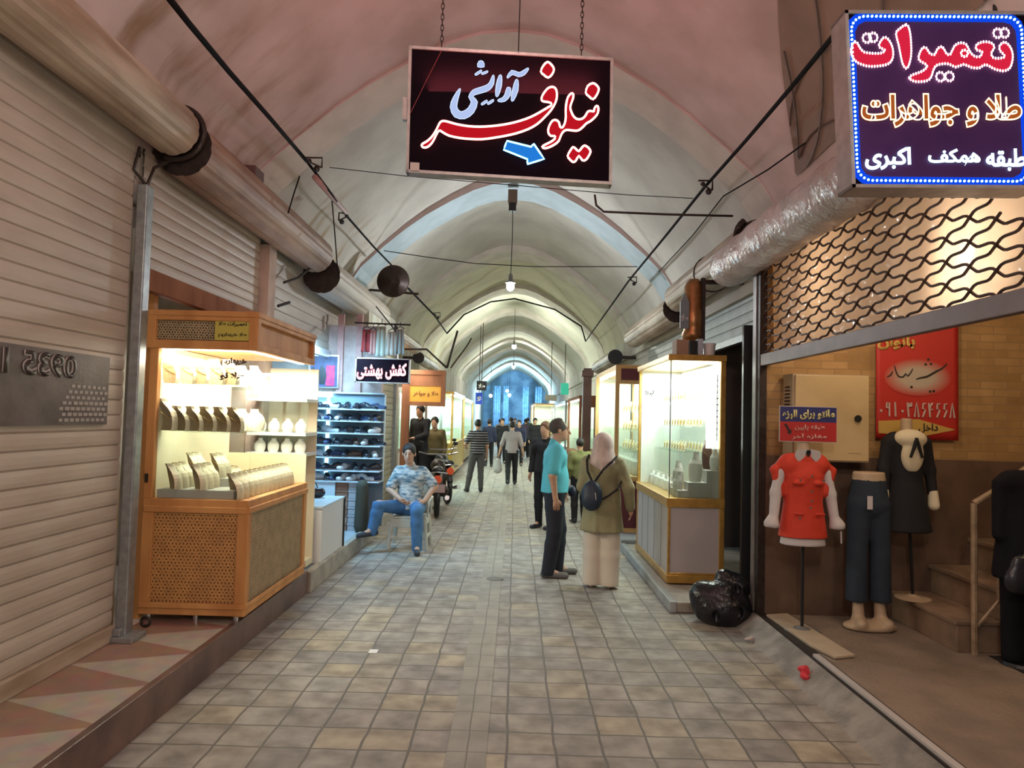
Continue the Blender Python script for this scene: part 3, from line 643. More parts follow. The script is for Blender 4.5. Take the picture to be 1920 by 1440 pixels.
lamp('showcase_light', 'AREA', (-2.2, 6.8, 1.98), 16, (1, 0.95, 0.85), 0.5, (radians(20), 0, 0), 0.1)
for z, nm in ((1.29, 'lower'), (1.48, 'middle'), (1.80, 'upper')):
    for i in range(4): put(pw, fw, (-2.42+i*.128, 6.84, z), 0, f'small white bust on {nm} shelf behind the wooden showcase, {ORD[i]} from the wall', f'white busts, {nm} shelf')
# white strip lamp seen through the gap beside the showcase
t = thing('strip_lamp', 'bright white upright strip lamp in the gap beside the wooden showcase', 'lamp', (-2.72, 5.4, 1.95))
MB().box(-2.80, -2.70, 5.38, 5.42, 1.95, 2.35).build('tube', E_white, t); MB().box(-2.83, -2.67, 5.42, 5.45, 1.92, 2.38).build('housing', M_dark, t)
p_ = MB().box(-2.72, -2.60, 5.10, 5.16, 0.2, 2.5).build('door_post', M_wood); tag(p_, 'orange wooden door post standing beside the wooden showcase', 'door post')
# ---------------------------------------------------------------- shoe shop
RY = 9.40
rx0, rx1 = -3.0, at(714, 830, Y=9.3).x
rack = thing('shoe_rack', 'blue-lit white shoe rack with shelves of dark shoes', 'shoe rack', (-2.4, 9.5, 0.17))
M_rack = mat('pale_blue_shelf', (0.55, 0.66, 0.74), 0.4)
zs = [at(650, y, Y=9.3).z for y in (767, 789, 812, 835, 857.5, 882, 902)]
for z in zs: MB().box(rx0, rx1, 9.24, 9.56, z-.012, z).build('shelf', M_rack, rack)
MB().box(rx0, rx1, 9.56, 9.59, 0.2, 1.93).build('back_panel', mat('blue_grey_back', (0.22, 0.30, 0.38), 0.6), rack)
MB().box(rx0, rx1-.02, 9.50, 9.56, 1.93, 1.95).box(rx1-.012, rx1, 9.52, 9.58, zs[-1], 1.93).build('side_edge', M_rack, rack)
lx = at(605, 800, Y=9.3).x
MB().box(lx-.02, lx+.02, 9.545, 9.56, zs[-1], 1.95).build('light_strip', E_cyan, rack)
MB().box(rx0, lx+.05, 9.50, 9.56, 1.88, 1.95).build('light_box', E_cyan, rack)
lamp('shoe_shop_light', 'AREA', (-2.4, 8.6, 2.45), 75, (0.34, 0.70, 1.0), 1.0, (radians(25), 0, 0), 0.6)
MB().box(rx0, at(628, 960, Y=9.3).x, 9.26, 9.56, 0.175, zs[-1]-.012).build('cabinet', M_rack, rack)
def shoe_sdf(kind):
    s = Sdf(0.02)
    s.cap((0, 0, 0.03), (0, 0.15, 0.028), 0.036, 0.034, (1, 1, 1.2)); s.cap((0, -0.075, 0.04), (0, 0.02, 0.05), 0.036, 0.04)
    if kind: s.cap((0, -0.08, 0.06), (0, -0.03, 0.08), 0.035, 0.03)
    s.ell((0, -0.06, 0.10), (0.022, 0.045, 0.03), neg=True, k=0.0)
    s.cut((0, 0, -1), 0.0)
    return s
M_shoes = [mat('black_leather', (0.02, 0.022, 0.03), 0.3), mat('navy_cloth', (0.03, 0.05, 0.12), 0.6), mat('white_leather', (0.6, 0.62, 0.64), 0.4), mat('brown_leather', (0.10, 0.05, 0.03), 0.4)]
M_sole = mat('shoe_sole', (0.35, 0.35, 0.36), 0.6)
sprotos = []
for kind in (0, 1):
    for ci, mm in enumerate(M_shoes):
        t = thing('shoe', 'x', 'shoe', (0, 0, -5)); o = sdfobj('upper', shoe_sdf(kind), 0.008, mm, t)
        MB().prism([(0.036*cos(a), 0.035+0.145*sin(a)) for a in np.linspace(0, 2*pi, 17)[:-1]], (0, 0, -0.006), (1, 0, 0), (0, 1, 0), (0, 0, 0.014)).build('sole', M_sole, t, local=True)
        sprotos.append([t, [True]])
SN = ['black', 'navy', 'white', 'brown']; RN = ['top', 'second', 'third', 'fourth', 'fifth', 'sixth', 'lowest']
seqs = ['01020 0', '1021200', '0202000', '2001003', '0220103', '0010020', '2120122']
for r_, z in enumerate(zs):
    cnt = {}
    for i in range(9):
        x = rx0+0.20+i*(rx1-rx0-0.26)/8.3+random.uniform(-.015, .015)
        ci = int((seqs[r_]*2)[i].replace(' ', '0')); t, u = sprotos[ci+4*((i+r_) % 2)]
        o = put(t, u, (x, 9.40, z+.006), radians(random.choice((180, 160, 100, 200, 245))), f'{SN[ci]} shoe on {RN[r_]} shelf of the shoe rack, {ORD[i]} from the wall', f'shoes on the {RN[r_]} shelf', 0.92)
for t, u in sprotos:
    if u[0]:
        for c in list(t.children): bpy.data.objects.remove(c)
        bpy.data.objects.remove(t)
M_card = [mat('shoebox_brown', (0.26, 0.14, 0.09), 0.7), mat('shoebox_grey', (0.40, 0.42, 0.46), 0.7), mat('shoebox_tan', (0.36, 0.24, 0.17), 0.7)]
xa, xb, xc_ = at(628, 960, Y=9.3).x, at(652, 960, Y=9.3).x, at(671, 960, Y=9.3).x
for i in range(6):
    for j, (u0, u1) in enumerate(((xa+.01, xb-.005), (xb+.005, xc_-.01))):
        b = thing('shoe_box', f"{'brown' if j == 0 else 'grey'} shoe box under the rack, {ORD[i]} up from the floor", 'box', ((u0+u1)/2, 9.4, 0.17+i*.104), 0, 'boxed shoes under the rack')
        MB().box(u0, u1, 9.28, 9.54, 0.172+i*.104, 0.172+i*.104+.075).build('box_body', M_card[(0, 2, 0, 2, 0, 0)[i] if j == 0 else 1], b)
        MB().box(u0-.003, u1+.003, 9.275, 9.545, 0.172+i*.104+.073, 0.172+i*.104+.10).build('lid', M_card[1 if j else 0], b)
c = thing('display_counter', 'low white display counter between wooden showcase and shoe shop', 'counter', (-2.2, 7.7, 0.2))
ya, yb = at(574, 1083, X=-1.90).y, at(610, 1054, X=-1.90).y
MB().box(-2.75, -1.90, 7.22, 8.15, 0.17, 0.72).build('cabinet', M_white, c, bevel=0.006)
MB().box(-2.77, -1.89, 7.20, 8.17, 0.72, 0.74).build('top', M_rack, c)
MB().box(-1.90, -1.885, 8.12, 8.15, 0.17, 0.74).build('edge_trim', M_black, c)
t = thing('handbag', 'small black handbag on the white counter of the shoe shop', 'handbag', (at(583, 925, Y=7.9).x, 7.9, 0.742), 0.4)
sdfobj('pouch', Sdf(0.02).cap((-.10, 0, .055), (.10, 0, .055), .055, .055, (1, 1.3, 1)).cut((0, 0, -1), 0), 0.012, M_shoes[0], t)
MB().tube([(-.07, 0, .10), (-.05, 0, .16), (0, 0, .18), (.05, 0, .16), (.07, 0, .10)], .006, 6).build('strap', M_black, t, local=True)
t = thing('shopping_bag', 'large dark olive bag leaning at the end of the shoe rack', 'bag', (at(678, 960, Y=9.2).x, 9.2, 0.17))
sdfobj('bag_body', Sdf(0.03).cap((0, 0, .08), (0, 0, .58), .10, .085, (1.1, 1, 1)).cut((0, 0, -1), 0), 0.02, mat('olive_cloth', (0.05, 0.05, 0.035), 0.8, bump=0.3, bscale=12), t)
# picture and red merchandise behind the counter
P = lambda px, py, Y: at(px, py, Y=Y)
a, b_ = P(578, 664, 9.5), P(633, 728, 9.5)
t = thing('shoe_poster', 'magenta and blue picture of black shoes above the shoe rack', 'poster', (a.x, 9.54, b_.z))
MB().box(a.x, b_.x, 9.53, 9.56, b_.z, a.z).build('frame', M_silver, t)
MB().box(a.x+.02, b_.x-.02, 9.522, 9.53, b_.z+.02, a.z-.02).box(a.x+.24, b_.x-.05, 9.518, 9.522, b_.z+.03, a.z-.14, 1).build('print', [mat('print_blue', (0.06, 0.07, 0.16), 0.5, var=0.5, vscale=9), mat('print_magenta', (0.55, 0.03, 0.10), 0.5, var=0.5, vscale=12, col2=(0.3, 0.01, 0.12))], t)
MB().prism([(.16, .05), (.22, .05), (.25, .16), (.22, .26), (.17, .30), (.15, .2)], (a.x, 9.517, b_.z), (1, 0, 0), (0, 0, 1), (0, -.002, 0)).prism([(.03, .05), (.10, .05), (.12, .20), (.07, .28), (.03, .2)], (a.x, 9.517, b_.z), (1, 0, 0), (0, 0, 1), (0, -.002, 0)).build('printed_shoes', M_black, t)
wl = MB().box(-5.1, -1.80, 9.62, 9.78, 0.17, 2.85); struct(wl.build('wall_shop_end', mat('rosy_wall', (0.50, 0.36, 0.32), 0.8, var=0.3, vscale=5)))
M_redcl = mat('red_cloth', (0.35, 0.03, 0.03), 0.8, var=0.4, vscale=8)
for i, (px, w_, y0_, y1_, mm) in enumerate(((688, .13, 618, 660, M_redcl), (700, .10, 620, 664, mat('rose_cloth', (0.5, 0.25, 0.22), 0.8)), (716, .14, 612, 668, mat('sage_cloth', (0.42, 0.43, 0.36), 0.8)), (735, .12, 622, 666, mat('pale_cloth', (0.5, 0.44, 0.38), 0.8)), (751, .12, 618, 664, mat('grey_cloth', (0.33, 0.33, 0.30), 0.8)))):
    a = P(px, y0_, 9.35); z0 = P(px, y1_, 9.35).z
    t = thing('hanging_garment', f"{('red', 'rose', 'sage green', 'pale beige', 'grey')[i]} garment hanging above the lit shoe shop sign", 'garment', (a.x, 9.35, a.z))
    MB().grid(lambda u, v: (a.x+(u-.5)*w_*(0.8+.3*(1-v)), 9.35+.02*sin(u*14+i), z0+(a.z-z0)*v), 10, 6).build('cloth', mm, t, smooth=True, solid=0.01)
    MB().tube([(a.x-w_*.4, 9.35, a.z+.01), (a.x, 9.35, a.z+.04), (a.x+w_*.4, 9.35, a.z+.01)], .006, 5).tube([(a.x, 9.35, a.z+.04), (a.x, 9.35, a.z+.10)], .005, 5).build('hanger', M_dark, t)
ra = P(665, 612, 9.35); rb = P(770, 612, 9.35)
tag(MB().tube([(ra.x, 9.35, P(700, 606, 9.35).z), (rb.x, 9.35, P(760, 609, 9.35).z)], .012, 8).build('hanging_rail', M_dark), 'dark metal rail holding garments over the shoe shop sign', 'rail')
for px, lb in ((637, 'rose painted post at the rear of the shoe shop'), (672, 'rose painted post under the lit shoe shop sign')):
    a = P(px, 700, 9.6); tag(MB().box(a.x-.04, a.x+.04, 9.57, 9.62, 0.9 if px > 650 else 1.3, 3.0).build('door_post', mat('rose_paint', (0.48, 0.26, 0.23), 0.6, var=0.2, vscale=8)), lb, 'post')
# ---------------------------------------------------------------- signs
M_signbk = mat('black_acrylic', (0.008, 0.004, 0.007), 0.75, spec=0.03)
M_signframe = mat('sign_aluminium', (0.42, 0.38, 0.36), 0.4, 0.6, var=0.2, vscale=20)
def led_sign(name, label, TL, TR, BL, depth, frame_w=0.02):
    TL, TR, BL = Vector(TL), Vector(TR), Vector(BL); U = TR-TL; V = TL-BL; Wd, Hg = U.length, V.length; U.normalize(); V.normalize(); N = U.cross(V).normalized()   # N faces the viewer
    t = thing(name, label, 'sign', tuple((TL+TR)/2)); O = BL
    c0 = O+U*Wd/2+V*Hg/2-N*depth/2
    MB().obox(c0, U*(Wd/2-.004), V*(Hg/2-.004), N*(depth/2-.004)).build('board', M_signbk, t)
    m = MB(); f = frame_w/2
    for s_ in (f, Wd-f): m.obox(O+U*s_+V*Hg/2-N*(depth/2), U*f, V*Hg/2, N*(depth/2+.006))
    for s_ in (f, Hg-f): m.obox(O+U*Wd/2+V*s_-N*(depth/2), U*Wd/2, V*f, N*(depth/2+.006))
    m.build('frame', M_signframe, t)
    return t, O, U, V, N, Wd, Hg
def smooth_poly(pts, closed=True, n=3):
    out = []; N = len(pts)
    for i in range(N if closed else N-1):
        p0, p1, p2, p3 = (Vector(pts[(i+k) % N] if closed else pts[min(max(i+k, 0), N-1)]) for k in (-1, 0, 1, 2))
        for j in range(n):
            t = j/n; out.append(0.5*((2*p1)+(-p0+p2)*t+(2*p0-5*p1+4*p2-p3)*t*t+(-p0+3*p1-3*p2+p3)*t**3))
    if not closed: out.append(Vector(pts[-1]))
    return out
# centre sign
TL, TR, BL = at(767, 86, Y=4.3), at(1150, 109, Y=4.3), at(761, 323, Y=4.3)
sg, O, U, V, N, Wd, Hg = led_sign('led_sign', 'wide black hanging sign with red neon lettering and blue arrow', TL, TR, BL, 0.07, 0.018)
def crop_map(x, y, o=(80, 60), e=(1795, 115), f=(-30, 1120)):
    dx, dy = x-o[0], y-o[1]; det = e[0]*f[1]-f[0]*e[1]
    return ((dx*f[1]-f[0]*dy)/det, (e[0]*dy-dx*e[1])/det)
def on_sign(x, y, off=0.008, mp=crop_map):
    u, v = mp(x, y); return O+U*(u*Wd)+V*((1-v)*Hg)+N*off
E_red = emis('neon_red', (1.0, 0.30, 0.25), 5.0); E_redfill = emis('red_panel_glow', (0.75, 0.012, 0.025), 0.62); E_blue = emis('neon_blue', (0.25, 0.65, 1.0), 3.5); E_bluefill = emis('blue_panel_glow', (0.02, 0.22, 0.75), 0.85)
E_ice = emis('led_ice', (0.42, 0.52, 0.80), 1.0); E_iceedge = emis('led_ice_edge', (0.65, 0.75, 1.0), 1.2)
far_word = [(190, 950), (205, 968), (240, 965), (275, 935), (300, 895), (330, 835), (350, 820), (375, 835), (430, 865), (520, 885), (620, 895), (720, 897), (820, 885), (920, 868), (1020, 845), (1120, 810), (1200, 765), (1265, 705), (1320, 645), (1360, 580), (1375, 520), (1370, 465), (1350, 440), (1320, 438), (1290, 455), (1262, 490), (1245, 520), (1240, 550), (1255, 565), (1290, 570), (1322, 580), (1325, 600), (1300, 615), (1250, 645), (1180, 685), (1100, 720), (1000, 750), (900, 770), (800, 782), (700, 787), (600, 782), (500, 765), (430, 745), (385, 735), (355, 745), (335, 780), (310, 830), (275, 880), (235, 915), (200, 935)]
nilu = [(1500, 495), (1518, 502), (1515, 540), (1500, 580), (1490, 620), (1500, 660), (1520, 700), (1550, 722), (1590, 720), (1620, 695), (1640, 660), (1665, 650), (1695, 655), (1700, 630), (1720, 605), (1735, 620), (1730, 670), (1700, 710), (1665, 740), (1630, 760), (1600, 790), (1570, 815), (1540, 825), (1490, 820), (1450, 818), (1420, 840), (1400, 880), (1385, 915), (1350, 945), (1300, 970), (1260, 978), (1240, 965), (1270, 945), (1320, 920), (1355, 890), (1350, 870), (1320, 870), (1300, 850), (1295, 815), (1310, 770), (1335, 735), (1365, 730), (1390, 750), (1400, 790), (1420, 795), (1440, 760), (1450, 710), (1450, 650), (1455, 590), (1470, 530)]
dots_ = [[(1295, 215), (1330, 240), (1352, 280), (1335, 325), (1300, 355), (1262, 330), (1236, 300), (1258, 250)], [(1690, 405), (1725, 425), (1742, 460), (1722, 510), (1690, 547), (1655, 522), (1627, 490), (1645, 430)],
         [(1510, 968), (1535, 985), (1560, 1005), (1585, 975), (1610, 955), (1645, 975), (1662, 1010), (1640, 1055), (1620, 1080), (1590, 1085), (1560, 1045), (1535, 1085), (1510, 1100), (1480, 1075), (1462, 1045), (1485, 1000)]]
for pl_ in [far_word, nilu]+dots_:
    q = [on_sign(p.x, p.y, 0.012) for p in smooth_poly(pl_, n=2)]
    MB().tube(q, 0.0065, 6, closed=True).build('neon_tube', E_red, sg, smooth=True)
    MB().prism([crop_map(p.x, p.y) for p in smooth_poly(pl_, n=2)], O+N*0.003+V*Hg, U*Wd, -V*Hg, N*0.003).build('lit_letter', E_redfill, sg)
arrow = [(935, 912), (1145, 965), (1168, 938), (1258, 1072), (1110, 1117), (1112, 1074), (905, 990)]
q = []
for a, b_ in zip(arrow, arrow[1:]+arrow[:1]):
    q += [on_sign(a[0]+(b_[0]-a[0])*t, a[1]+(b_[1]-a[1])*t, 0.012) for t in (0, .33, .66)]
MB().tube(q, 0.0055, 6, closed=True).build('arrow_tube', E_blue, sg)
MB().prism([crop_map(*p) for p in arrow], O+N*0.003+V*Hg, U*Wd, -V*Hg, N*0.003).build('arrow', E_bluefill, sg)
ar = [([(525, 455), (490, 530), (470, 610), (500, 672), (560, 682), (622, 640), (652, 565), (622, 520), (650, 482), (710, 462), (770, 440), (805, 400), (820, 335)], [8, 22, 30, 34, 34, 32, 28, 20, 24, 26, 26, 20, 8]),
      ([(882, 335), (868, 420), (850, 512)], [12, 24, 12]), ([(955, 442), (945, 500), (910, 545), (862, 555)], [16, 24, 20, 10]), ([(1025, 375), (1012, 460), (985, 552)], [12, 24, 12]),
      ([(945, 350), (985, 305), (1040, 325), (1085, 310), (1125, 272)], [8, 20, 20, 20, 8]), ([(712, 205), (712, 255)], [18, 30]), ([(685, 300), (695, 315)], [32, 28]), ([(742, 300), (748, 315)], [28, 24]), ([(735, 565), (745, 580)], [28, 26]), ([(790, 560), (800, 575)], [30, 26])]
for pts, ws in ar:
    L_, R_ = [], []
    for i, p in enumerate(pts):
        a = pts[max(i-1, 0)]; b_ = pts[min(i+1, len(pts)-1)]; d = Vector((b_[0]-a[0], b_[1]-a[1])).normalized(); nn = Vector((-d.y, d.x))*ws[i]
        L_.append((p[0]+nn.x, p[1]+nn.y)); R_.append((p[0]-nn.x, p[1]-nn.y))
    ring = [p for p in L_+R_[::-1]]; sm = smooth_poly(ring, n=2)
    MB().prism([crop_map(p.x, p.y) for p in sm], O+N*0.004+V*Hg, U*Wd, -V*Hg, N*0.003).build('ice_letter', E_ice, sg)
    MB().tube([on_sign(p.x, p.y, 0.009) for p in sm], 0.0022, 4, closed=True).build('ice_outline', E_iceedge, sg)
MB().obox(O+U*.055+V*.035+N*.01, U*.028, V*.025, N*.002).build('maker_sticker', mat('pale_sticker', (0.5, 0.42, 0.38), 0.6), sg)
MB().obox(O-U*.018+V*.40-N*.03, U*.014, V*.07, N*.02).build('power_box', M_signframe, sg)
# red area light added behind the sign, for an assumed lit back face
lamp('sign_glow', 'AREA', tuple(O+U*Wd/2+V*Hg*.5-N*.10), 16, (1.0, 0.24, 0.22), 1.0, (radians(125), 0, 0), 0.6)
for px, px2, nm in ((828, 833, 'chain'), (1090, 1087, 'chain')):
    a = at(px, 88, Y=4.3) if px < 1000 else at(px, 104, Y=4.3); b_ = Vector((a.x, 4.3, 5.35)); n_ = int((b_.z-a.z)/0.034)
    t = thing('sign_chain', ('steel chain holding up the lettered corner of the hanging sign near its arch side' if 0 else f"steel chain hanging from the vault to the {'shutter' if px < 1000 else 'grille'} side of the neon sign"), 'chain', tuple(a))
    m = MB()
    for i in range(n_):
        c = a+Vector((0, 0, .034*i+.017)); e = Vector((1, 0, 0)) if i % 2 else Vector((0, 1, 0))
        m.tube([c+e*.009*cos(q)+Vector((0, 0, .022*sin(q))) for q in np.linspace(0, 2*pi, 11)[:-1]], .003, 5, closed=True)
    m.build('links', M_dark, t)
a = at(972, 96, Y=4.28); tag(MB().tube([a, a+Vector((.004, 0, .7)), a+Vector((.02, 0, 1.45))], .004, 6).build('power_wire', M_dark), 'thin black power wire rising from the neon sign to the vault', 'wire')
a = [at(828, 95, Y=4.22), at(800, 150, Y=4.2), at(768, 215, Y=4.2)]
tag(MB().tube(a, .002, 5).build('red_wire', mat('red_wire_paint', (0.3, 0.04, 0.04), 0.5)), 'thin red wire crossing the corner of the neon sign', 'wire')
# right sign
TL, TR, BL = at(1583, 20, Y=2.9), at(1932, 22, Y=2.9), at(1597, 352, Y=2.9)
sg2, O, U, V, N, Wd, Hg = led_sign('led_sign', 'big LED sign with blue bead border mounted above the grille', TL, TR, BL, 0.12, 0.014)
Wd2 = (at(1926, 200, Y=2.9)-at(1590, 200, Y=2.9)).length
nB = 150
def rr(t, w_, h_, r):
    P_ = 2*(w_+h_)-8*r+2*pi*r; s_ = t*P_; segs = [(w_-2*r, 0), (pi*r/2, 1), (h_-2*r, 0), (pi*r/2, 1), (w_-2*r, 0), (pi*r/2, 1), (h_-2*r, 0), (pi*r/2, 1)]
    x, y, a = r, 0.0, 0.0
    for L_, k in segs:
        st_ = min(s_, L_)
        if k == 0: x += cos(a)*st_; y += sin(a)*st_
        else:
            cx, cy = x-sin(a)*r, y+cos(a)*r; a2 = a+st_/r; x, y = cx+sin(a2)*r, cy-cos(a2)*r; a = a2
        s_ -= st_
        if s_ <= 1e-9: break
    return x, y
m = MB(); bw, bh = Wd2-.036, Hg-.056
for i in range(nB):
    x, y = rr(i/nB, bw, bh, .06); p = O+U*(x+.022)+V*(y+.028)+N*.009; m.ball(p, .0052, 6)
m.build('bead_border', emis('bead_cyan', (0.35, 0.85, 1.0), 6), sg2)
m = MB(); r0 = [rr(i/80, bw+.036, bh+.036, .07) for i in range(80)]; r1 = [rr(i/80, bw-.036, bh-.036, .05) for i in range(80)]
for i in range(80):
    j = (i+1) % 80; g0 = lambda p: O+U*(p[0]+.004)+V*(p[1]+.010)+N*.002; g1 = lambda p: O+U*(p[0]+.040)+V*(p[1]+.046)+N*.002
    m.quad(g0(r0[i]), g0(r0[j]), g1(r1[j]), g1(r1[i]))
m.build('blue_border', emis('border_blue', (0.005, 0.06, 0.75), 1.0), sg2)
MB().obox(O+U*Wd2/2+V*Hg/2+N*.001, U*(bw/2-.01), V*(bh/2-.01), N*.0008).build('face', mat('violet_acrylic', (0.045, 0.018, 0.06), 0.5, var=0.3, vscale=5, emit=(0.05, 0.012, 0.08), es=0.30, spec=.1), sg2)
def mp2(x, y): # crop 1560..1920 x 0..240 at 5.333
    p = at(1560+(x+14+(x-208)*-.012)/5.333, y/5.333, Y=2.9)-O; return (p.dot(U), p.dot(V))
E_bead = emis('bead_pink', (1.0, 0.55, 0.60), 5.5); E_redf2 = emis('crimson_fill', (0.80, 0.02, 0.06), 0.8)
boat = [(245, 425), (215, 470), (208, 540), (240, 610), (310, 650), (400, 667), (500, 657), (570, 640), (615, 600), (632, 530), (620, 450), (585, 390), (550, 370), (520, 395), (490, 450), (505, 480), (550, 500), (510, 530), (430, 535), (340, 525), (295, 480), (275, 440)]
alef = [(770, 240), (803, 290), (815, 420), (810, 560), (775, 665), (740, 665), (715, 600), (690, 450), (665, 330), (700, 285)]
tamir = [(785, 770), (830, 735), (920, 700), (970, 650), (940, 620), (890, 590), (890, 540), (930, 465), (970, 470), (1000, 520), (1050, 530), (1080, 470), (1130, 450), (1170, 520), (1210, 520), (1250, 440), (1310, 405), (1370, 420), (1400, 480), (1440, 530), (1500, 540), (1530, 490), (1470, 470), (1475, 420), (1540, 390), (1620, 395), (1655, 440), (1620, 500), (1640, 545), (1700, 550), (1760, 530), (1715, 480), (1705, 430), (1755, 385), (1805, 420), (1835, 490), (1832, 570), (1800, 650), (1730, 675), (1640, 655), (1560, 615), (1500, 650), (1420, 650), (1340, 620), (1260, 650), (1190, 620), (1130, 620), (1060, 640), (1030, 690), (1000, 770), (940, 800), (840, 805)]
def beads(pts, r, step, mm, nm, closed=True, w_=None):
    pts = pts+[pts[0]] if closed else pts; m = MB(); acc = 0; out = []
    for a, b_ in zip(pts[:-1], pts[1:]):
        a, b_ = Vector(a), Vector(b_); L_ = (b_-a).length
        while acc < L_: out.append(a+(b_-a)*(acc/L_)); acc += step
        acc -= L_
    for p in out: m.ball(p, r, 6, sc=(0.9, 0.6, 1.5))
    return m.build(nm, mm, sg2)
for nm, pl_ in (('lit_letter', boat), ('lit_letter', alef), ('lit_word', tamir)):
    q = [mp2(p.x, p.y) for p in smooth_poly(pl_, n=2)]
    MB().prism(q, O+N*0.003, U, V, N*.002).build(nm, E_redf2, sg2)
    beads([O+U*a+V*b_+N*.008 for a, b_ in q], .0042, .0115, E_bead, 'bead_outline')
for cx, cy in ((370, 385), (435, 375), (1690, 300), (1762, 295), (1100, 750), (1192, 745)):
    q = [mp2(cx+42*cos(a), cy+46*sin(a)) for a in np.linspace(0, 2*pi, 13)[:-1]]
    beads([O+U*a+V*b_+N*.008 for a, b_ in q], .0042, .0115, E_bead, 'bead_dot')
q = [mp2(1350+35*cos(a), 510+35*sin(a)) for a in np.linspace(0, 2*pi, 11)[:-1]]
beads([O+U*a+V*b_+N*.008 for a, b_ in q], .0042, .0115, E_bead, 'bead_loop')
def sign_text(nm, body, px0, py0, px1, py1, mm, Y, parent, N_, bold=.02, outline=0, lift=0.004, ext=.002, **k):
    o_ = at(px0, py1, Y=Y); r_ = at(px1, py1, Y=Y); t_ = at(px0, py0, Y=Y)
    uu = (r_-o_); vv = (t_-o_)
    return text_obj(nm, body, o_+N_*lift, uu, vv, uu.length, vv.length, mm, parent, bold=bold, outline=outline, ext=ext, **k)
E_amber = emis('bead_amber', (1.0, 0.72, 0.35), 3.2); E_ambf = emis('amber_fill', (0.45, 0.10, 0.02), 0.8); E_icew = emis('cyan_white', (0.55, 0.92, 1.0), 3.5)
sign_text('amber_word', 'طلا و جواهرات', 1612, 177, 1914, 242, E_ambf, 2.9, sg2, N, bold=.05)
sign_text('amber_outline', 'طلا و جواهرات', 1612, 177, 1914, 242, E_amber, 2.9, sg2, N, bold=.05, outline=.022, lift=.006)
sign_text('cyan_word', 'اکبری', 1620, 277, 1706, 320, E_icew, 2.9, sg2, N, bold=.0, outline=.034)
sign_text('cyan_word', 'همکف', 1738, 280, 1836, 313, E_icew, 2.9, sg2, N, bold=.0, outline=.034)
sign_text('cyan_word', 'طبقه', 1846, 280, 1922, 322, E_icew, 2.9, sg2, N, bold=.0, outline=.034)
lamp('sign_glow', 'AREA', tuple(O+U*Wd/2+V*Hg/2+N*.03), 3, (0.35, 0.45, 1.0), .6, (radians(-90), 0, 0), 0.6)
# shoe shop sign
YS = 9.0
TL, TR, BL = at(667, 670, Y=YS), at(769, 673, Y=YS), at(665, 717, Y=YS)
sg3, O, U, V, N, Wd, Hg = led_sign('led_sign', 'small dark blue sign with glowing pink lettering by the shoe shop', TL, TR, BL, 0.08, 0.014)
sign_text('pink_glow', 'کفش بهشتی', 669, 681, 763, 712, emis('pink_glow', (0.75, 0.25, 0.35), 0.9), YS, sg3, N, bold=.07)
sign_text('pink_word', 'کفش بهشتی', 669, 681, 763, 712, emis('pink_white', (1.0, 0.80, 0.85), 1.6), YS, sg3, N, bold=.0, outline=.030, lift=.009)
MB().tube([O+V*Hg+U*.1-N*.03, O+V*Hg+U*.1+Vector((0, .1, .35)), O+V*Hg+U*.1+Vector((0, .6, .35))], .008, 6).box(O.x+.02, O.x+.06, O.y+.06, 9.63, O.z+.05, O.z+.09).build('bracket', M_dark, sg3)
# ---------------------------------------------------------------- gold-trimmed showcase on the far side of the grille
def gold_case(label, x0, x1, y0, y1, zb, zc, zt, panel, header=None):
    c = thing('glass_showcase', label, 'showcase', ((x0+x1)/2, (y0+y1)/2, zb))
    b = MB(); b.box(x0-.01, x1, y0-.01, y1, zb, zb+.08); b.box(x0-.015, x1, y0-.015, y1, zc-.09, zc); b.box(x0-.02, x1, y0-.02, y1, zt-.06, zt)
    b.box(x1-.05, x1, y0, y0+.05, zb, zt); b.box(x0, x0+.022, y0, y0+.022, zb+.08, zc-.09); b.box(x0, x0+.04, y1-.04, y1, zb, zt); b.box(x0+.02, x1-.04, y0-.004, y0+.02, zb+.08, zb+.10)
    b.build('frame', M_gold, c, bevel=0.006)
    MB().box(x0+.006, x1-.03, y0+.006, y1-.02, zb+.08, zc-.09).build('base_panel', panel, c)
    for i in range(1, 5): yy = y0+(y1-y0)*i/5; MB().box(x0+.001, x0+.007, yy-.006, yy+.006, zb+.09, zc-.09).build('joint_strip', M_silver, c)
    MB().box(x0+.02, x1-.04, y0+.004, y0+.009, zc, zt-.06).box(x0+.004, x0+.009, y0+.009, y1-.03, zc, zt-.06).build('glass_pane', M_glassg, c)
    MB().box(x0+.003, x0+.012, y0+.003, y0+.012, zc, zt-.06).build('glass_edge', mat('glass_edge', (0.10, 0.16, 0.15), 0.3), c)
    if header: MB().box(x0+.05, x1-.08, y0-.024, y0-.018, zt-.05+0.0, zt-.012).build('header_panel', header, c)
    return c
x0, x1, y0, y1 = 1.52, 2.07, 7.1, 8.9; zb, zc, zt = 0.105, 0.93, 2.34
gc = gold_case('tall gold-trimmed glass showcase with grey base, by the black rubbish bag', x0, x1, y0, y1, zb, zc, zt, M_greyp)
MB().box(x1-.05, x1-.03, y0+.03, y1, zc, zt-.06).box(x0+.03, x1-.05, y1-.05, y1-.03, zc, zt-.06).build('back_panel', mat('mirror_white', (0.75, 0.76, 0.74), 0.25), gc)
MB().box(x1-.16, x1-.09, y0+.10, y0+.12, 1.42, 2.2).build('light_strip', E_white, gc)
MB().box(x0+.05, x1-.06, y0+.05, y0+.09, zt-.085, zt-.065).build('top_light', E_white, gc)
lamp('showcase_light', 'AREA', (1.84, 8.0, 2.26), 52, (1.0, 0.98, 0.93), 0.4, (0, 0, 0), 1.5)
for z in (1.35, 1.62, 1.9): MB().box(x0+.20, x1-.06, y0+.55, y1-.06, z, z+.008).build('glass_shelf', M_shelfglass, gc)
m = MB()
for i in range(10): m.box(x1-.085, x1-.07, y0+.02, y0+.03, 1.55+i*.06, 1.56+i*.06)
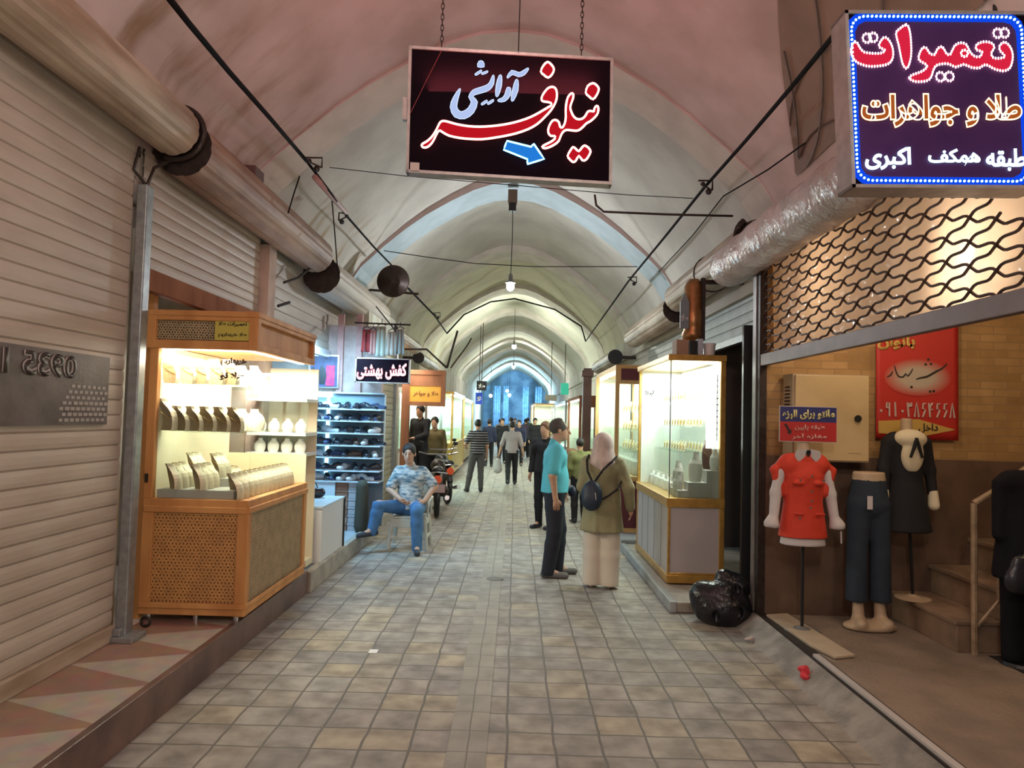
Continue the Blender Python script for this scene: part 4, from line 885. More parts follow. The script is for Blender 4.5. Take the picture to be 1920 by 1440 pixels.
m.box(x1-.081, x1-.077, y0+.02, y0+.03, 1.5, 2.15); m.build('card_strip', mat('grey_strip', (0.35, 0.3, 0.33), 0.5), gc)
stp = [(1.72, 1.90, .10, 1.08), (1.90, 2.04, .12, 1.20), (1.62, 1.72, .3, 1.0)]
for i, (a, b_, d, z) in enumerate(stp):
    o = MB().box(a, b_, y0+.03, y0+d+.12, zc+.003, z).build('display_block', M_step); tag(o, f"{('middle-height', 'tallest', 'lowest')[i]} grey display block inside the tall gold-trimmed showcase", 'display block', 'blocks in the gold showcase')
pg = make_bust('necklace_bust', '', 'bust', [mat('grey_velvet', (0.50, 0.47, 0.42), 0.85), mat('brown_velvet', (0.13, 0.07, 0.05), 0.8)], 0.088, 0.34, 0.05, 1.3); fg = [True]
for i, (x, y, z, r_, sc, lb) in enumerate(((1.64, y0+.17, zc, -60, .72, 'grey bust at the glass corner of the gold-trimmed showcase'), (1.81, y0+.15, 1.082, -50, .88, 'grey bust on the middle-height block of the gold-trimmed showcase'), (1.95, y0+.15, 1.203, 120, .86, 'dark-backed bust on the tallest block of the gold-trimmed showcase'), (1.985, y0+.07, 1.203, -40, .62, 'pale bust tucked against the gold post of the showcase'), (1.69, y0+.38, 1.005, -60, .8, 'grey bust on the lowest block of the gold-trimmed showcase'))):
    put(pg, fg, (x, y, z), radians(r_), lb, 'grey busts in the gold showcase', sc)
for i in range(9): put(pw, fw, (1.66+.02*(i % 2), y0+.52+i*.14, zc+.003), radians(-70), f'white bust along the side glass of the gold-trimmed showcase, {ORD[i]} from the front', 'white busts in the gold showcase', 1.25)
pj = thing('pendant_card', 'x', 'jewellery card', (0, 0, 0))
MB().prism([(-.035, 0), (.035, 0), (.035, .08), (0, .105), (-.035, .08)], (0, 0, 0), (1, 0, 0), (0, 0.2, 1), (0, .006, 0)).build('card', M_cream, pj, local=True)
MB().tube([(.02*cos(a), -.004+.2*(.05+.028*sin(a)), .05+.028*sin(a)) for a in np.linspace(0, 2*pi, 13)[:-1]], .003, 5, closed=True).build('chain_loop', M_jewel, pj, local=True)
fj = [True]; k = 0
for zi, z in enumerate((1.362, 1.632, 1.912)):
    for i in range(8):
        put(pj, fj, (1.80, y0+.62+i*.14, z-.004), radians(-90), f"cream jewellery card on the {('lower', 'middle', 'upper')[zi]} glass shelf of the gold showcase, {ORD[i]} from the front", f"cards, {('lower', 'middle', 'upper')[zi]} glass shelf")
        put(pj, fj, (1.98, y0+.62+i*.14, z-.004), radians(-90), f"cream jewellery card in the rear row of the {('lower', 'middle', 'upper')[zi]} glass shelf, {ORD[i]} from the front", f"rear cards, {('lower', 'middle', 'upper')[zi]} glass shelf")
text_obj('glass_lettering', 'خرید طلا', (x0-.001, y0+1.35, 1.95), (0, -1, 0), (0, 0, 1), 0.55, 0.10, M_ink, gc, bold=.04)
# things standing on that showcase
def small(name, label, cat, mb, mm, **k): return tag(mb.build(name, mm, **k), label, cat)
small('cardboard_box', 'small tan cardboard box on top of the gold-trimmed showcase', 'box', MB().box(1.60, 1.72, 7.2, 7.4, zt+.001, zt+.16), M_card[2])
small('storage_box', 'black box standing on top of the gold-trimmed showcase', 'box', MB().box(1.735, 1.80, 7.18, 7.3, zt+.001, zt+.15), M_black)
small('paper_bag', 'pale blue paper bag on top of the gold-trimmed showcase', 'bag', MB().box(1.81, 1.86, 7.18, 7.3, zt+.001, zt+.17), mat('pale_blue_paper', (0.45, 0.52, 0.6), 0.7))
small('plastic_tub', 'white plastic tub on top of the gold-trimmed showcase', 'tub', MB().lathe([(.05, 0), (.062, .11), (.066, .115), (.066, .13)], (1.94, 7.25, zt+.001), 16), M_white)
t = thing('copper_lantern', 'tall copper lantern hanging over the gold-trimmed showcase', 'lantern', (at(1297, 600, Y=7.6).x, 7.6, zt+.10))
lx_, lz = at(1300, 600, Y=7.6).x, zt+.19
M_copper = mat('copper', (0.42, 0.20, 0.08), 0.35, 0.7, var=0.3, vscale=10)
MB().lathe([(.05, 0), (.11, .02), (.12, .08), (.10, .12), (.115, .16), (.115, .30), (.10, .34), (.10, .58), (.08, .62), (.05, .66)], (lx_, 7.6, lz), 18).build('lantern_body', M_copper, t, smooth=True)
MB().box(lx_+.06, lx_+.10, 7.5, 7.56, lz+.0, lz+.66).box(lx_+.06, 2.36, 7.5, 7.56, lz+.60, lz+.64).build('hanging_bar', M_dark, t)
MB().box(lx_-.16, lx_-.07, 7.50, 7.53, lz+.12, lz+.40).prism([(-.16, .40), (-.07, .40), (-.115, .50)], (lx_, 7.50, lz), (1, 0, 0), (0, 0, 1), (0, .03, 0)).build('grey_plate', mat('slate_plate', (0.20, 0.24, 0.27), 0.5), t)
text_obj('plate_letters', 'طلا', (lx_-.15, 7.498, lz+.20), (1, 0, 0), (0, 0, 1), .07, .07, M_white, t, bold=.03)
# shutters over that side
s = thing('roller_shutter', 'rolled tan shutter above the gold-trimmed showcase', 'shutter', (2.2, 8.5, 3.0))
roll(6.55, 9.6, 2.16, 3.34, 0.20, 8).build('roll', [M_tan, M_dark], s)
MB().tube([(2.16+.205*cos(a), 8.0, 3.34+.205*sin(a)) for a in np.linspace(0, 2*pi, 25)[:-1]], .008, 5, closed=True).build('strap', M_dark, s)
spiral_end(6.5, 2.16, 3.36, .19, 2, .03).build('roll_end', M_dark, s)
s = thing('roller_shutter', 'pale blue-grey shutter curtain behind the copper lantern', 'shutter', (2.3, 8, 2.6))
slats(6.9, 9.3, 2.62, 3.25, 2.42, 0.11, -1).build('curtain', mat('blue_grey_slats', (0.38, 0.44, 0.46), 0.5, var=.2, vscale=4), s)
MB().box(2.40, 2.46, 6.9, 9.3, 2.55, 2.62).build('bottom_bar', M_galv, s)
s = thing('roller_shutter', 'distant rolled shutter beyond the copper lantern', 'shutter', (2.2, 11.5, 3.0))
roll(9.7, 13.2, 2.15, 3.2, 0.19, 8).build('roll', [M_tan, M_dark], s)
slats(9.8, 13.2, 2.6, 3.1, 2.42, 0.11, -1).build('curtain', mat('grey_slats', (0.35, 0.36, 0.34), 0.5, var=.2, vscale=4), s)
small('shop_pillar', 'dark red-brown steel pillar between the grille and the gold showcase', 'pillar', MB().box(2.06, 2.16, 6.12, 6.26, 0.12, 3.1).box(2.16, 2.20, 6.14, 6.2, .12, 3.1), mat('oxide_red_steel', (0.10, 0.04, 0.03), 0.45, var=.3, vscale=8))
small('shutter_post', 'slim galvanised guide post at the edge of the alcove', 'post', MB().box(2.00, 2.05, 6.02, 6.10, 0.137, 3.0), mat('dull_steel', (0.22, 0.19, 0.18), 0.45, .4, var=.3, vscale=8))
small('dark_cabinet', 'dark doorway panel between the gold showcase and the red-brown pillar', 'panel', MB().box(2.13, 2.32, 6.75, 6.80, 0.10, 2.6), mat('near_black_panel', (0.012, 0.011, 0.012), 0.4))
t = thing('rubbish_bag', 'bulging black rubbish bags slumped beside the gold showcase', 'rubbish bag', (1.78, 6.14, 0.0))
sd = Sdf(.05); sd.ell((0, 0, .13), (.25, .20, .17)); sd.ell((-.13, .03, .22), (.14, .13, .12)); sd.ell((.10, .05, .28), (.14, .13, .13)); sd.ell((.0, -.04, .26), (.12, .09, .09)); sd.ell((.02, .03, .38), (.07, .06, .06)); sd.cut((0, 0, -1), 0)
for i in range(26):
    a = random.uniform(0, 6.28); z = random.uniform(.08, .36); r_ = .21 if z < .25 else .15; sd.ell((r_*cos(a), r_*.85*sin(a), z), (.03, .03, .05), neg=(i % 2 == 0), k=.02)
bg = sdfobj('bag_body', sd, .014, mat('shiny_black_plastic', (0.012, 0.012, 0.016), 0.22, bump=.8, bscale=14), t); bg.location = (0, 0, .002)
# ---------------------------------------------------------------- chain grille, film-wrapped roll, backlit sheet
g = thing('rolling_grille', 'dark wavy lattice rolling grille half lowered over the alcove', 'grille', (2.04, 4.2, 2.2))
m = MB(); hw, hh = 0.18, 0.056; za, zt_, ya, yb = 2.24, 3.05, 2.70, 5.98
prof = [(0, 0), (.10, .22), (.20, .42), (.32, .50), (.68, .50), (.80, .58), (.90, .78), (1, 1)]
for fam in (1, -1):
    for k in range(-12, 40):
        cur = []; y = ya-8*2*hw+k*2*hw; z = za if fam == 1 else za
        n_ = int((zt_-za)/hh)+1
        for i in range(n_):
            for u, v in prof[:-1]:
                yy = y+(i+u)*hw*fam; zz = za+(i+v)*hh
                if ya <= yy <= yb and zz <= (zt_ if yy > 3.06 else 2.60): cur.append((2.04+.006*fam, yy, zz))
                elif len(cur) > 1: m.tube(cur, .0075, 5); cur = []
                else: cur = []
        if len(cur) > 1: m.tube(cur, .0075, 5)
m.build('lattice', mat('rusty_grille', (0.075, 0.038, 0.028), 0.5, .3, var=.3, vscale=20), g)
MB().box(2.015, 2.065, 1.6, 6.0, 2.155, 2.25).build('bottom_bar', mat('mauve_grey_bar', (0.20, 0.155, 0.155), 0.45, .2, var=.15, vscale=6), g, bevel=.004)
MB().box(2.01, 2.07, 5.95, 6.02, 0.14, 3.1).build('side_guide', M_dark, g)
def sheet_mat():
    m = bpy.data.materials.new('milky_plastic_sheet'); m.use_nodes = True; nt = m.node_tree; N = nt.nodes; nt.nodes.clear()
    d = N.new('ShaderNodeBsdfDiffuse'); d.inputs[0].default_value = (0.62, 0.50, 0.40, 1); t = N.new('ShaderNodeBsdfTranslucent'); t.inputs[0].default_value = (0.72, 0.56, 0.42, 1)
    gl = N.new('ShaderNodeBsdfGlossy'); gl.inputs['Roughness'].default_value = .12
    tc = N.new('ShaderNodeTexCoord'); n = N.new('ShaderNodeTexNoise'); n.inputs['Scale'].default_value = 9; nt.links.new(tc.outputs['Object'], n.inputs['Vector'])
    bp = N.new('ShaderNodeBump'); bp.inputs['Strength'].default_value = .9; bp.inputs['Distance'].default_value = .05; nt.links.new(n.outputs['Fac'], bp.inputs['Height']); nt.links.new(bp.outputs[0], gl.inputs['Normal'])
    a = N.new('ShaderNodeMixShader'); a.inputs[0].default_value = .6; b = N.new('ShaderNodeMixShader'); b.inputs[0].default_value = .10
    nt.links.new(d.outputs[0], a.inputs[1]); nt.links.new(t.outputs[0], a.inputs[2]); nt.links.new(a.outputs[0], b.inputs[1]); nt.links.new(gl.outputs[0], b.inputs[2])
    o = N.new('ShaderNodeOutputMaterial'); nt.links.new(b.outputs[0], o.inputs[0]); return m
sh = MB().grid(lambda u, v: (2.14+.012*sin(u*31)+.008*sin(u*77+v*3), 1.6+4.37*u, 2.20+.90*v), 90, 6).build('plastic_sheet', sheet_mat(), smooth=True)
tag(sh, 'cream plastic sheet stretched behind the grille and lit from behind', 'plastic sheet')
lp = at(1868, 480, X=2.29)
t = thing('alcove_lamp', 'glowing white lamp behind the grille, under the LED sign', 'lamp', tuple(lp))
MB().ball(lp, .07, 14).build('globe', emis('globe_glow', (1.0, .93, .8), 25), t, smooth=True); MB().tube([lp+Vector((0, 0, .07)), (lp.x, lp.y, 4.0)], .01, 6).build('cord', M_black, t)
lamp('alcove_light', 'POINT', tuple(lp+Vector((.02, 0, 0))), 90, (1.0, 0.80, 0.58), 0.07)
lamp('alcove_light', 'POINT', (2.62, 5.1, 2.75), 17, (1.0, 0.76, 0.52), 0.08)  # unseen extra light, added to brighten the plastic sheet
lamp('alcove_light', 'POINT', (4.4, 3.6, 2.9), 26, (1.0, 0.66, 0.36), 0.1)
def film_mat():
    m = mat('clear_film_over_steel', (0.60, 0.54, 0.56), 0.24, 0.0, var=.35, vscale=4, bump=1.0, bscale=22, col2=(0.44, 0.37, 0.35), spec=.6); return m
rl = thing('wrapped_roll', 'rolled grille wrapped in clear plastic film under the LED sign', 'rolled grille', (1.97, 4.8, 3.1))
n_ = 26
def rfn(u, v):
    y = 2.94+3.81*u; a = 2*pi*v; r = .185+.006*sin(9*u*6+3*v*6)+.004*sin(31*u*5+17*v); r *= 1 if u < .97 else (1-(u-.97)/.03*.25)
    return (1.95+r*cos(a), y, 3.12+r*sin(a))
MB().grid(rfn, 90, 28).build('film', film_mat(), rl, smooth=True)
MB().lathe([(.03, -.001), (.15, 0), (.15, .01), (.03, .012)], (1.95, 6.74, 3.12), 18, axis='Y').build('end_cap', mat('film_end', (0.42, 0.36, 0.38), 0.3), rl)
MB().tube([(1.95, 2.95, 3.12), (1.95, 6.7, 3.12)], .12, 12).build('core', M_tan2, rl)
# lattice window in the vault over the sign
m = MB(); vz = lambda u, y: (zprof(u)+(.03+.28*sin(pi*(y+3)/9.4))*(0.25+0.75*max(0, (zprof(u)-3.3)/1.87)))
def on_vault(s_, h_, off):   # s_: along the street 0..1, h_: up 0..1 within a pointed arch outline
    y = 1.5+4.3*s_; top = 1.0-abs(2*s_-1)**1.5; u = 2.36-0.85*h_*max(top, .02); return Vector((XC+u-off, y, vz(u, y)-off))
wnd = MB().grid(lambda a, b_: on_vault(a, b_, .012), 24, 10).build('window_1', mat('brown_lattice_backing', (0.27, 0.17, 0.12), 0.7, var=.25, vscale=3), smooth=True); struct(wnd)
m = MB()
for k in range(-4, 12, 2):
    for sg_ in (1, -1):
        pts = []
        for q in np.linspace(0, 1, 14):
            s_ = k/8+sg_*q*.45+(0 if sg_ == 1 else .2); 
            if .04 < s_ < .96 and q < .93: pts.append(on_vault(s_, q, .02))
        if len(pts) > 2: m.tube(pts, .007, 5)
m.build('window_bars', mat('brown_lattice_bars', (0.10, 0.055, 0.04), 0.6), wnd, local=True)
# ---------------------------------------------------------------- alcove contents
YW = 5.95
a, b_ = at(1641, 628, Y=YW), at(1795, 826, Y=YW)
t = thing('red_banner', 'red vertical banner with Persian lettering on the brick wall', 'banner', (a.x, YW-.01, b_.z)); zt2 = a.z+.35
M_ban = mat('banner_red', (0.52, 0.025, 0.018), 0.5); NB = Vector((0, -1, 0))
MB().grid(lambda u, v: (a.x+(b_.x-a.x)*u, YW-.014-.0012*sin(u*9+v*4), b_.z+(zt2-b_.z)*v), 16, 16).build('banner_cloth', M_ban, t, smooth=True, solid=.003)
m = MB(); cx, cz = (a.x+b_.x)/2+.0, at(1715, 708, Y=YW).z
def glow_mat():
    m = bpy.data.materials.new('printed_halo'); m.use_nodes = True; nt = m.node_tree; N = nt.nodes; b = N['Principled BSDF']; tc = N.new('ShaderNodeTexCoord'); mp = N.new('ShaderNodeMapping'); mp.inputs['Location'].default_value = (-.5, -.5, -.5)
    nt.links.new(tc.outputs['Generated'], mp.inputs[0]); ml = N.new('ShaderNodeVectorMath'); ml.operation = 'MULTIPLY'; ml.inputs[1].default_value = (2, 0, 2); nt.links.new(mp.outputs[0], ml.inputs[0]); ln = N.new('ShaderNodeVectorMath'); ln.operation = 'LENGTH'; nt.links.new(ml.outputs[0], ln.inputs[0])
    r = N.new('ShaderNodeValToRGB'); nt.links.new(ln.outputs['Value'], r.inputs[0]); r.color_ramp.elements[0].position = .45; r.color_ramp.elements[0].color = (.50, .42, .33, 1); r.color_ramp.elements[1].position = 1.0; r.color_ramp.elements[1].color = (0.52, 0.025, 0.018, 1)
    nt.links.new(r.outputs[0], b.inputs['Base Color']); b.inputs['Roughness'].default_value = .5; return m
MB().prism([(.28*cos(q), .155*sin(q)) for q in np.linspace(0, 2*pi, 33)[:-1]], (cx, YW-.0205, cz), (1, 0, 0), (0, 0, 1), (0, .002, 0)).build('printed_halo', glow_mat(), t)
wt = lambda nm, body, X0, Y0, X1, Y1, mm, **k: sign_text(nm, body, X0, Y0, X1, Y1, mm, YW-.022, t, NB, lift=.002, **k)
M_yel = mat('yellow_print', (0.62, 0.40, 0.10), 0.5); M_wht = mat('white_print', (0.62, 0.52, 0.48), 0.5)
def brush(nm, strokes, mm, parent, Y):
    for st_, wd in strokes:
        L_, R_ = [], []; n_ = len(st_)
        for i, p in enumerate(st_):
            q0 = st_[max(i-1, 0)]; q1 = st_[min(i+1, n_-1)]; d = Vector((q1[0]-q0[0], q1[1]-q0[1])).normalized(); nn = Vector((-d.y, d.x))*(wd*(.35+.65*sin(pi*(i+.5)/n_)))
            L_.append((p[0]+nn.x, p[1]+nn.y)); R_.append((p[0]-nn.x, p[1]-nn.y))
        ring = smooth_poly(L_+R_[::-1], n=2); q = [at(p.x, p.y, Y=Y) for p in ring]
        MB().prism([(v.x, v.z) for v in q], (0, Y, 0), (1, 0, 0), (0, 0, 1), (0, -.002, 0)).build(nm, mm, parent)
cp = lambda pts: [(1620+x/6, 600+y/6) for x, y in pts]
brush('brush_letter', [(cp([(345, 515), (360, 580), (390, 635), (440, 640), (470, 605), (490, 630), (520, 600), (548, 550)]), 1.6), (cp([(320, 580), (300, 620), (262, 640)]), 1.4), (cp([(590, 665), (640, 650), (700, 640), (760, 610), (820, 575), (880, 545), (930, 495)]), 2.0)], M_ink, t, YW-.022)
for x, y in ((725, 445), (695, 500), (755, 495), (535, 755), (745, 805), (785, 800)):
    q = at(*cp([(x, y)])[0], Y=YW-.023); MB().lathe([(.011, 0), (.011, .002)], (q.x, q.y, q.z), 8, axis='Y').build('brush_dot', M_ink, t)
dg = {'0': [[(0, .35), (.12, .5)]], '9': [[(.75, 0), (.72, .95), (.25, .95), (.2, .6), (.7, .58)]], '1': [[(.45, 1), (.55, 0)]], '3': [[(.1, 1), (.2, .7), (.5, .72), (.5, .95), (.5, .7), (.85, .75), (.85, 1)], [(.1, 1), (.35, 0)]], '8': [[(.1, 0), (.5, 1), (.9, 0)]], '6': [[(.8, .95), (.4, .95), (.3, .6), (.8, .5), (.3, 0)]], '4': [[(.1, 1), (.35, 0)], [(.8, 1), (.4, .8), (.25, .5), (.8, .55)]]}
q0, q1 = at(1645, 780, Y=YW-.02), at(1792, 757, Y=YW-.02); cw = (q1.x-q0.x)/11
for i, ch in enumerate('09103864668'):
    m = MB()
    for st_ in dg[ch]:
        if ch == '0': m.box(q0.x+i*cw+cw*.35, q0.x+i*cw+cw*.65, YW-.024, YW-.022, q0.z+.035, q0.z+.055)
        else: m.tube([(q0.x+(i+.1+.75*u)*cw, YW-.024, q0.z+(q1.z-q0.z)*v) for u, v in st_], .0075, 5)
    m.build('digit', M_wht, t)
pa, pb = at(1643, 790, Y=YW), at(1793, 828, Y=YW)
q = [at(*p, Y=YW-.02) for p in ((1647, 789), (1722, 786), (1791, 806), (1730, 818), (1647, 812))]
MB().prism([(v.x, v.z) for v in q], (0, YW-.022, 0), (1, 0, 0), (0, 0, 1), (0, -.002, 0)).build('yellow_arrow', M_yel, t)
wt('arrow_word', 'داخل', 1722, 794, 1758, 812, M_ink, bold=.02)
wt('top_word', 'بانوان', 1645, 628, 1716, 656, M_yel, bold=.05)
# meter cabinet
a, b_ = at(1492, 700, Y=5.72), at(1629, 868, Y=5.72)
t = thing('meter_cabinet', 'cream metal cabinet with round black lock on the brick wall', 'cabinet', (a.x, 5.8, b_.z))
MB().box(a.x-.015, b_.x+.005, 5.74, 5.945, b_.z, a.z).build('cabinet_body', mat('cream_side', (0.46, 0.36, 0.24), 0.5), t)
MB().box(a.x, b_.x, 5.72, 5.739, b_.z+.01, a.z-.01).build('door', mat('cream_enamel', (0.60, 0.45, 0.24), 0.4, var=.1, vscale=4), t, bevel=.004)
c = at(1610, 785, Y=5.70); MB().lathe([(.028, 0), (.026, .012), (.012, .014)][::-1], (c.x, 5.706, c.z), 16, axis='Y').build('lock', M_black, t)
m = MB()
for i in range(10): m.box(a.x-.018, a.x-.014, 5.80, 5.90, a.z-.10-i*.028, a.z-.112-i*.028)
m.build('vent', M_dark, t)
MB().box(b_.x-.16, b_.x-.06, 5.717, 5.72, b_.z+.07, b_.z+.078).build('embossed_line', mat('dull_emboss', (0.45, 0.34, 0.19), 0.5), t)
# paper sign over the red vest
YP = 5.45; a, b_ = at(1463, 762, Y=YP), at(1568, 829, Y=YP)
t = thing('shop_placard', 'blue and red printed placard above the red vest mannequin', 'placard', (a.x, YP, b_.z))
MB().box(a.x-.006, b_.x+.004, YP, YP+.006, b_.z-.006, a.z+.006).build('board', mat('placard_white', (0.5, 0.42, 0.38), 0.6), t)
zm = at(1500, 791, Y=YP).z
MB().box(a.x, b_.x, YP-.002, YP, zm, a.z).build('blue_field', mat('placard_blue', (0.02, 0.025, 0.14), 0.5), t); MB().box(a.x, b_.x, YP-.002, YP, b_.z, zm).build('red_field', mat('placard_red', (0.42, 0.02, 0.02), 0.5), t)
pt_ = lambda nm, body, X0, Y0, X1, Y1, mm, **k: sign_text(nm, body, X0, Y0, X1, Y1, mm, YP-.003, t, NB, lift=.001, **k)
pt_('yellow_words', 'مانتو برای البزه', 1467, 768, 1565, 787, mat('placard_yellow', (0.6, 0.55, 0.25), 0.5), bold=.045)
M_pk = mat('placard_pink', (0.65, 0.40, 0.35), 0.5)
pt_('pink_words', 'طبقه پایین', 1490, 796, 1546, 808, M_pk, bold=.02); pt_('pink_words', 'مغازه آخر', 1484, 813, 1550, 824, M_pk, bold=.02)
q = [at(*p, Y=YP) for p in ((1470, 795), (1474, 794), (1481, 806), (1484, 805), (1483, 814), (1475, 811), (1478, 809))]
MB().prism([(v.x, v.z) for v in q], (0, YP-.003, 0), (1, 0, 0), (0, 0, 1), (0, -.002, 0)).build('black_arrow', M_ink, t)
# stairs and handrail
xs = [3.10, 3.42, 3.74, 4.06, 4.38, 4.70]
M_step_ = mat('worn_stone_step', (0.30, 0.20, 0.13), 0.65, var=.4, vscale=4, bump=.3, bscale=20)
m = MB()
for i, x in enumerate(xs): m.box(x, 6.3, 5.08+.0*i, 5.95, 0.13+.22*i, 0.13+.22*(i+1)-.03); m.box(x-.02, 6.3, 5.07, 5.95, 0.13+.22*(i+1)-.03, 0.13+.22*(i+1))
struct(m.build('floor_stairs', M_step_, bevel=.006))
m = MB(); m.box(3.28, 6.3, 3.2, 5.02, 0.131, 0.135); struct(m.build('floor_stairwell', M_black))
hr = thing('stair_handrail', 'worn cream metal handrail at the foot of the stone stairs', 'handrail', (3.19, 5.05, .13))
M_rail = mat('worn_cream_paint', (0.42, 0.30, 0.19), 0.5, .2, var=.4, vscale=15)
pz = at(1822, 944, Y=5.02).z
MB().tube([(3.19, 5.03, .132), (3.19, 5.03, pz)], .021, 8).build('newel_post', M_rail, hr)
MB().tube([(3.19, 5.03, pz), (3.32, 5.03, pz+.08), (4.3, 5.03, pz+.80)], .022, 8).build('handrail_bar', M_rail, hr)
MB().tube([(3.38, 5.06, .50), (3.36, 5.05, pz+.13)], .014, 8).build('baluster', M_rail, hr); MB().tube([(3.22, 5.05, .32), (3.38, 5.06, .50), (4.2, 5.06, 1.1)], .012, 6).build('lower_bar', M_rail, hr)
# floor bits
q = [at(x, y, Z=.15) for x, y in ((1437, 1152), (1476, 1150), (1603, 1228), (1566, 1232), (1520, 1210))]
small('floor_board', 'pale flat offcut board lying on the alcove threshold', 'board', MB().prism([(v.x, v.y) for v in q], (0, 0, .137), (1, 0, 0), (0, 1, 0), (0, 0, .014)), mat('pale_board', (0.50, 0.42, 0.30), 0.6, var=.15, vscale=6))
small('threshold_rail', 'shiny metal guide rail along the edge of the alcove step', 'rail', MB().box(2.03, 2.07, 2.0, 4.9, .135, .152), mat('worn_steel_rail', (0.62, 0.60, 0.58), 0.35, 0.25))
c = at(1509, 1268, Z=.05); sd = Sdf(.01)
for i in range(7): sd.ell((random.uniform(-.03, .03), random.uniform(-.03, .03), .03+random.uniform(-.01, .03)), (.018, .028, .02), rot=np.array(Matrix.Rotation(random.uniform(0, 3), 3, 'Z')))
o = sdfobj('crumpled_wrapper', sd, .006, mat('red_foil', (0.65, 0.04, 0.06), 0.4)); o.location = (c.x, c.y, .035); tag(o, 'crumpled red wrapper lying on the sloping mortar edge', 'wrapper')
c = at(1403, 1197, Z=.03); o = sdfobj('paper_scrap', Sdf(.01).ell((0, 0, .012), (.03, .02, .012)).ell((.03, .01, .02), (.02, .015, .014)), .006, mat('pale_scrap', (.5, .4, .38), .6)); o.location = (c.x, c.y, .012); tag(o, 'small pale paper scrap beside the rubbish bags', 'scrap')
c = at(700, 1222, Z=0.0); small('paper_scrap', 'flat white scrap of paper on the paving, near the kerb', 'scrap', MB().box(c.x-.03, c.x+.03, c.y-.04, c.y+.04, .002, .004), M_white)
c = at(928, 1086, Z=0.0); small('drain_cover', 'small dark oval drain cover set in the paving', 'drain cover', MB().lathe([(.09, 0), (.085, .006)], (c.x, c.y, .001), 20), M_dark)
# ---------------------------------------------------------------- people
def rotz(a): return np.array(Matrix.Rotation(a, 3, 'Z'))
def lerp(a, b, t): return np.array(a, float)*(1-t)+np.array(b, float)*t
BASE = dict(pel=(0, 0, .93), chest=(0, 0, 1.22), neck=(0, -.01, 1.42), head=(0, .03, 1.575), shL=(-.175, 0, 1.375), shR=(.175, 0, 1.375),
            elL=(-.225, -.02, 1.10), elR=(.225, -.02, 1.10), wrL=(-.235, .05, .87), wrR=(.235, .05, .87), hipL=(-.085, 0, .90), hipR=(.085, 0, .90),
            knL=(-.095, .02, .49), knR=(.095, .02, .49), anL=(-.10, -.02, .085), anR=(.10, -.02, .085), toL=(-.115, .13, .03), toR=(.115, .13, .03))
def hand(sd, wr, d, thumb, palm_n, s=1.0, curl=0.5, h=.007):
    """palm, four fingers of unequal length bent twice, thumb from the side of the palm"""
    wr, d, thumb, pn = (np.array(v, float) for v in (wr, d, thumb, palm_n)); d /= np.linalg.norm(d); thumb = thumb-d*(thumb @ d); thumb /= np.linalg.norm(thumb); pn = np.cross(d, thumb)*np.sign(np.cross(d, thumb) @ pn or 1)
    fr = max(.0078*s, h*.85)
    sd.cap(wr, wr+d*.05*s, .024*s, .026*s, k=.015); sd.cap(wr+d*.05*s+thumb*.018*s, wr+d*.078*s+thumb*.02*s, .017*s, .015*s, k=.015); sd.cap(wr+d*.05*s-thumb*.016*s, wr+d*.072*s-thumb*.02*s, .017*s, .014*s, k=.015)
    for i, (o, L_) in enumerate(((.030, .066), (.010, .074), (-.010, .069), (-.029, .054))):
        a = wr+d*.080*s+thumb*o*s; d1 = d*cos(curl*.6)+pn*sin(curl*.6); d2 = d*cos(curl*1.5)+pn*sin(curl*1.5); b = a+d1*L_*.5*s; c = b+d2*L_*.5*s
        sd.cap(a, b, fr, fr*.95, k=.004); sd.cap(b, c, fr*.95, fr*.8, k=.004)
    a = wr+d*.025*s+thumb*.022*s; b = a+(d*.7+thumb*.75)*.034*s; c = b+(d*.95+thumb*.2+pn*.2)*.03*s
    sd.cap(a, b, .013*s, .0105*s, k=.01); sd.cap(b, c, .0105*s, .009*s, k=.004)
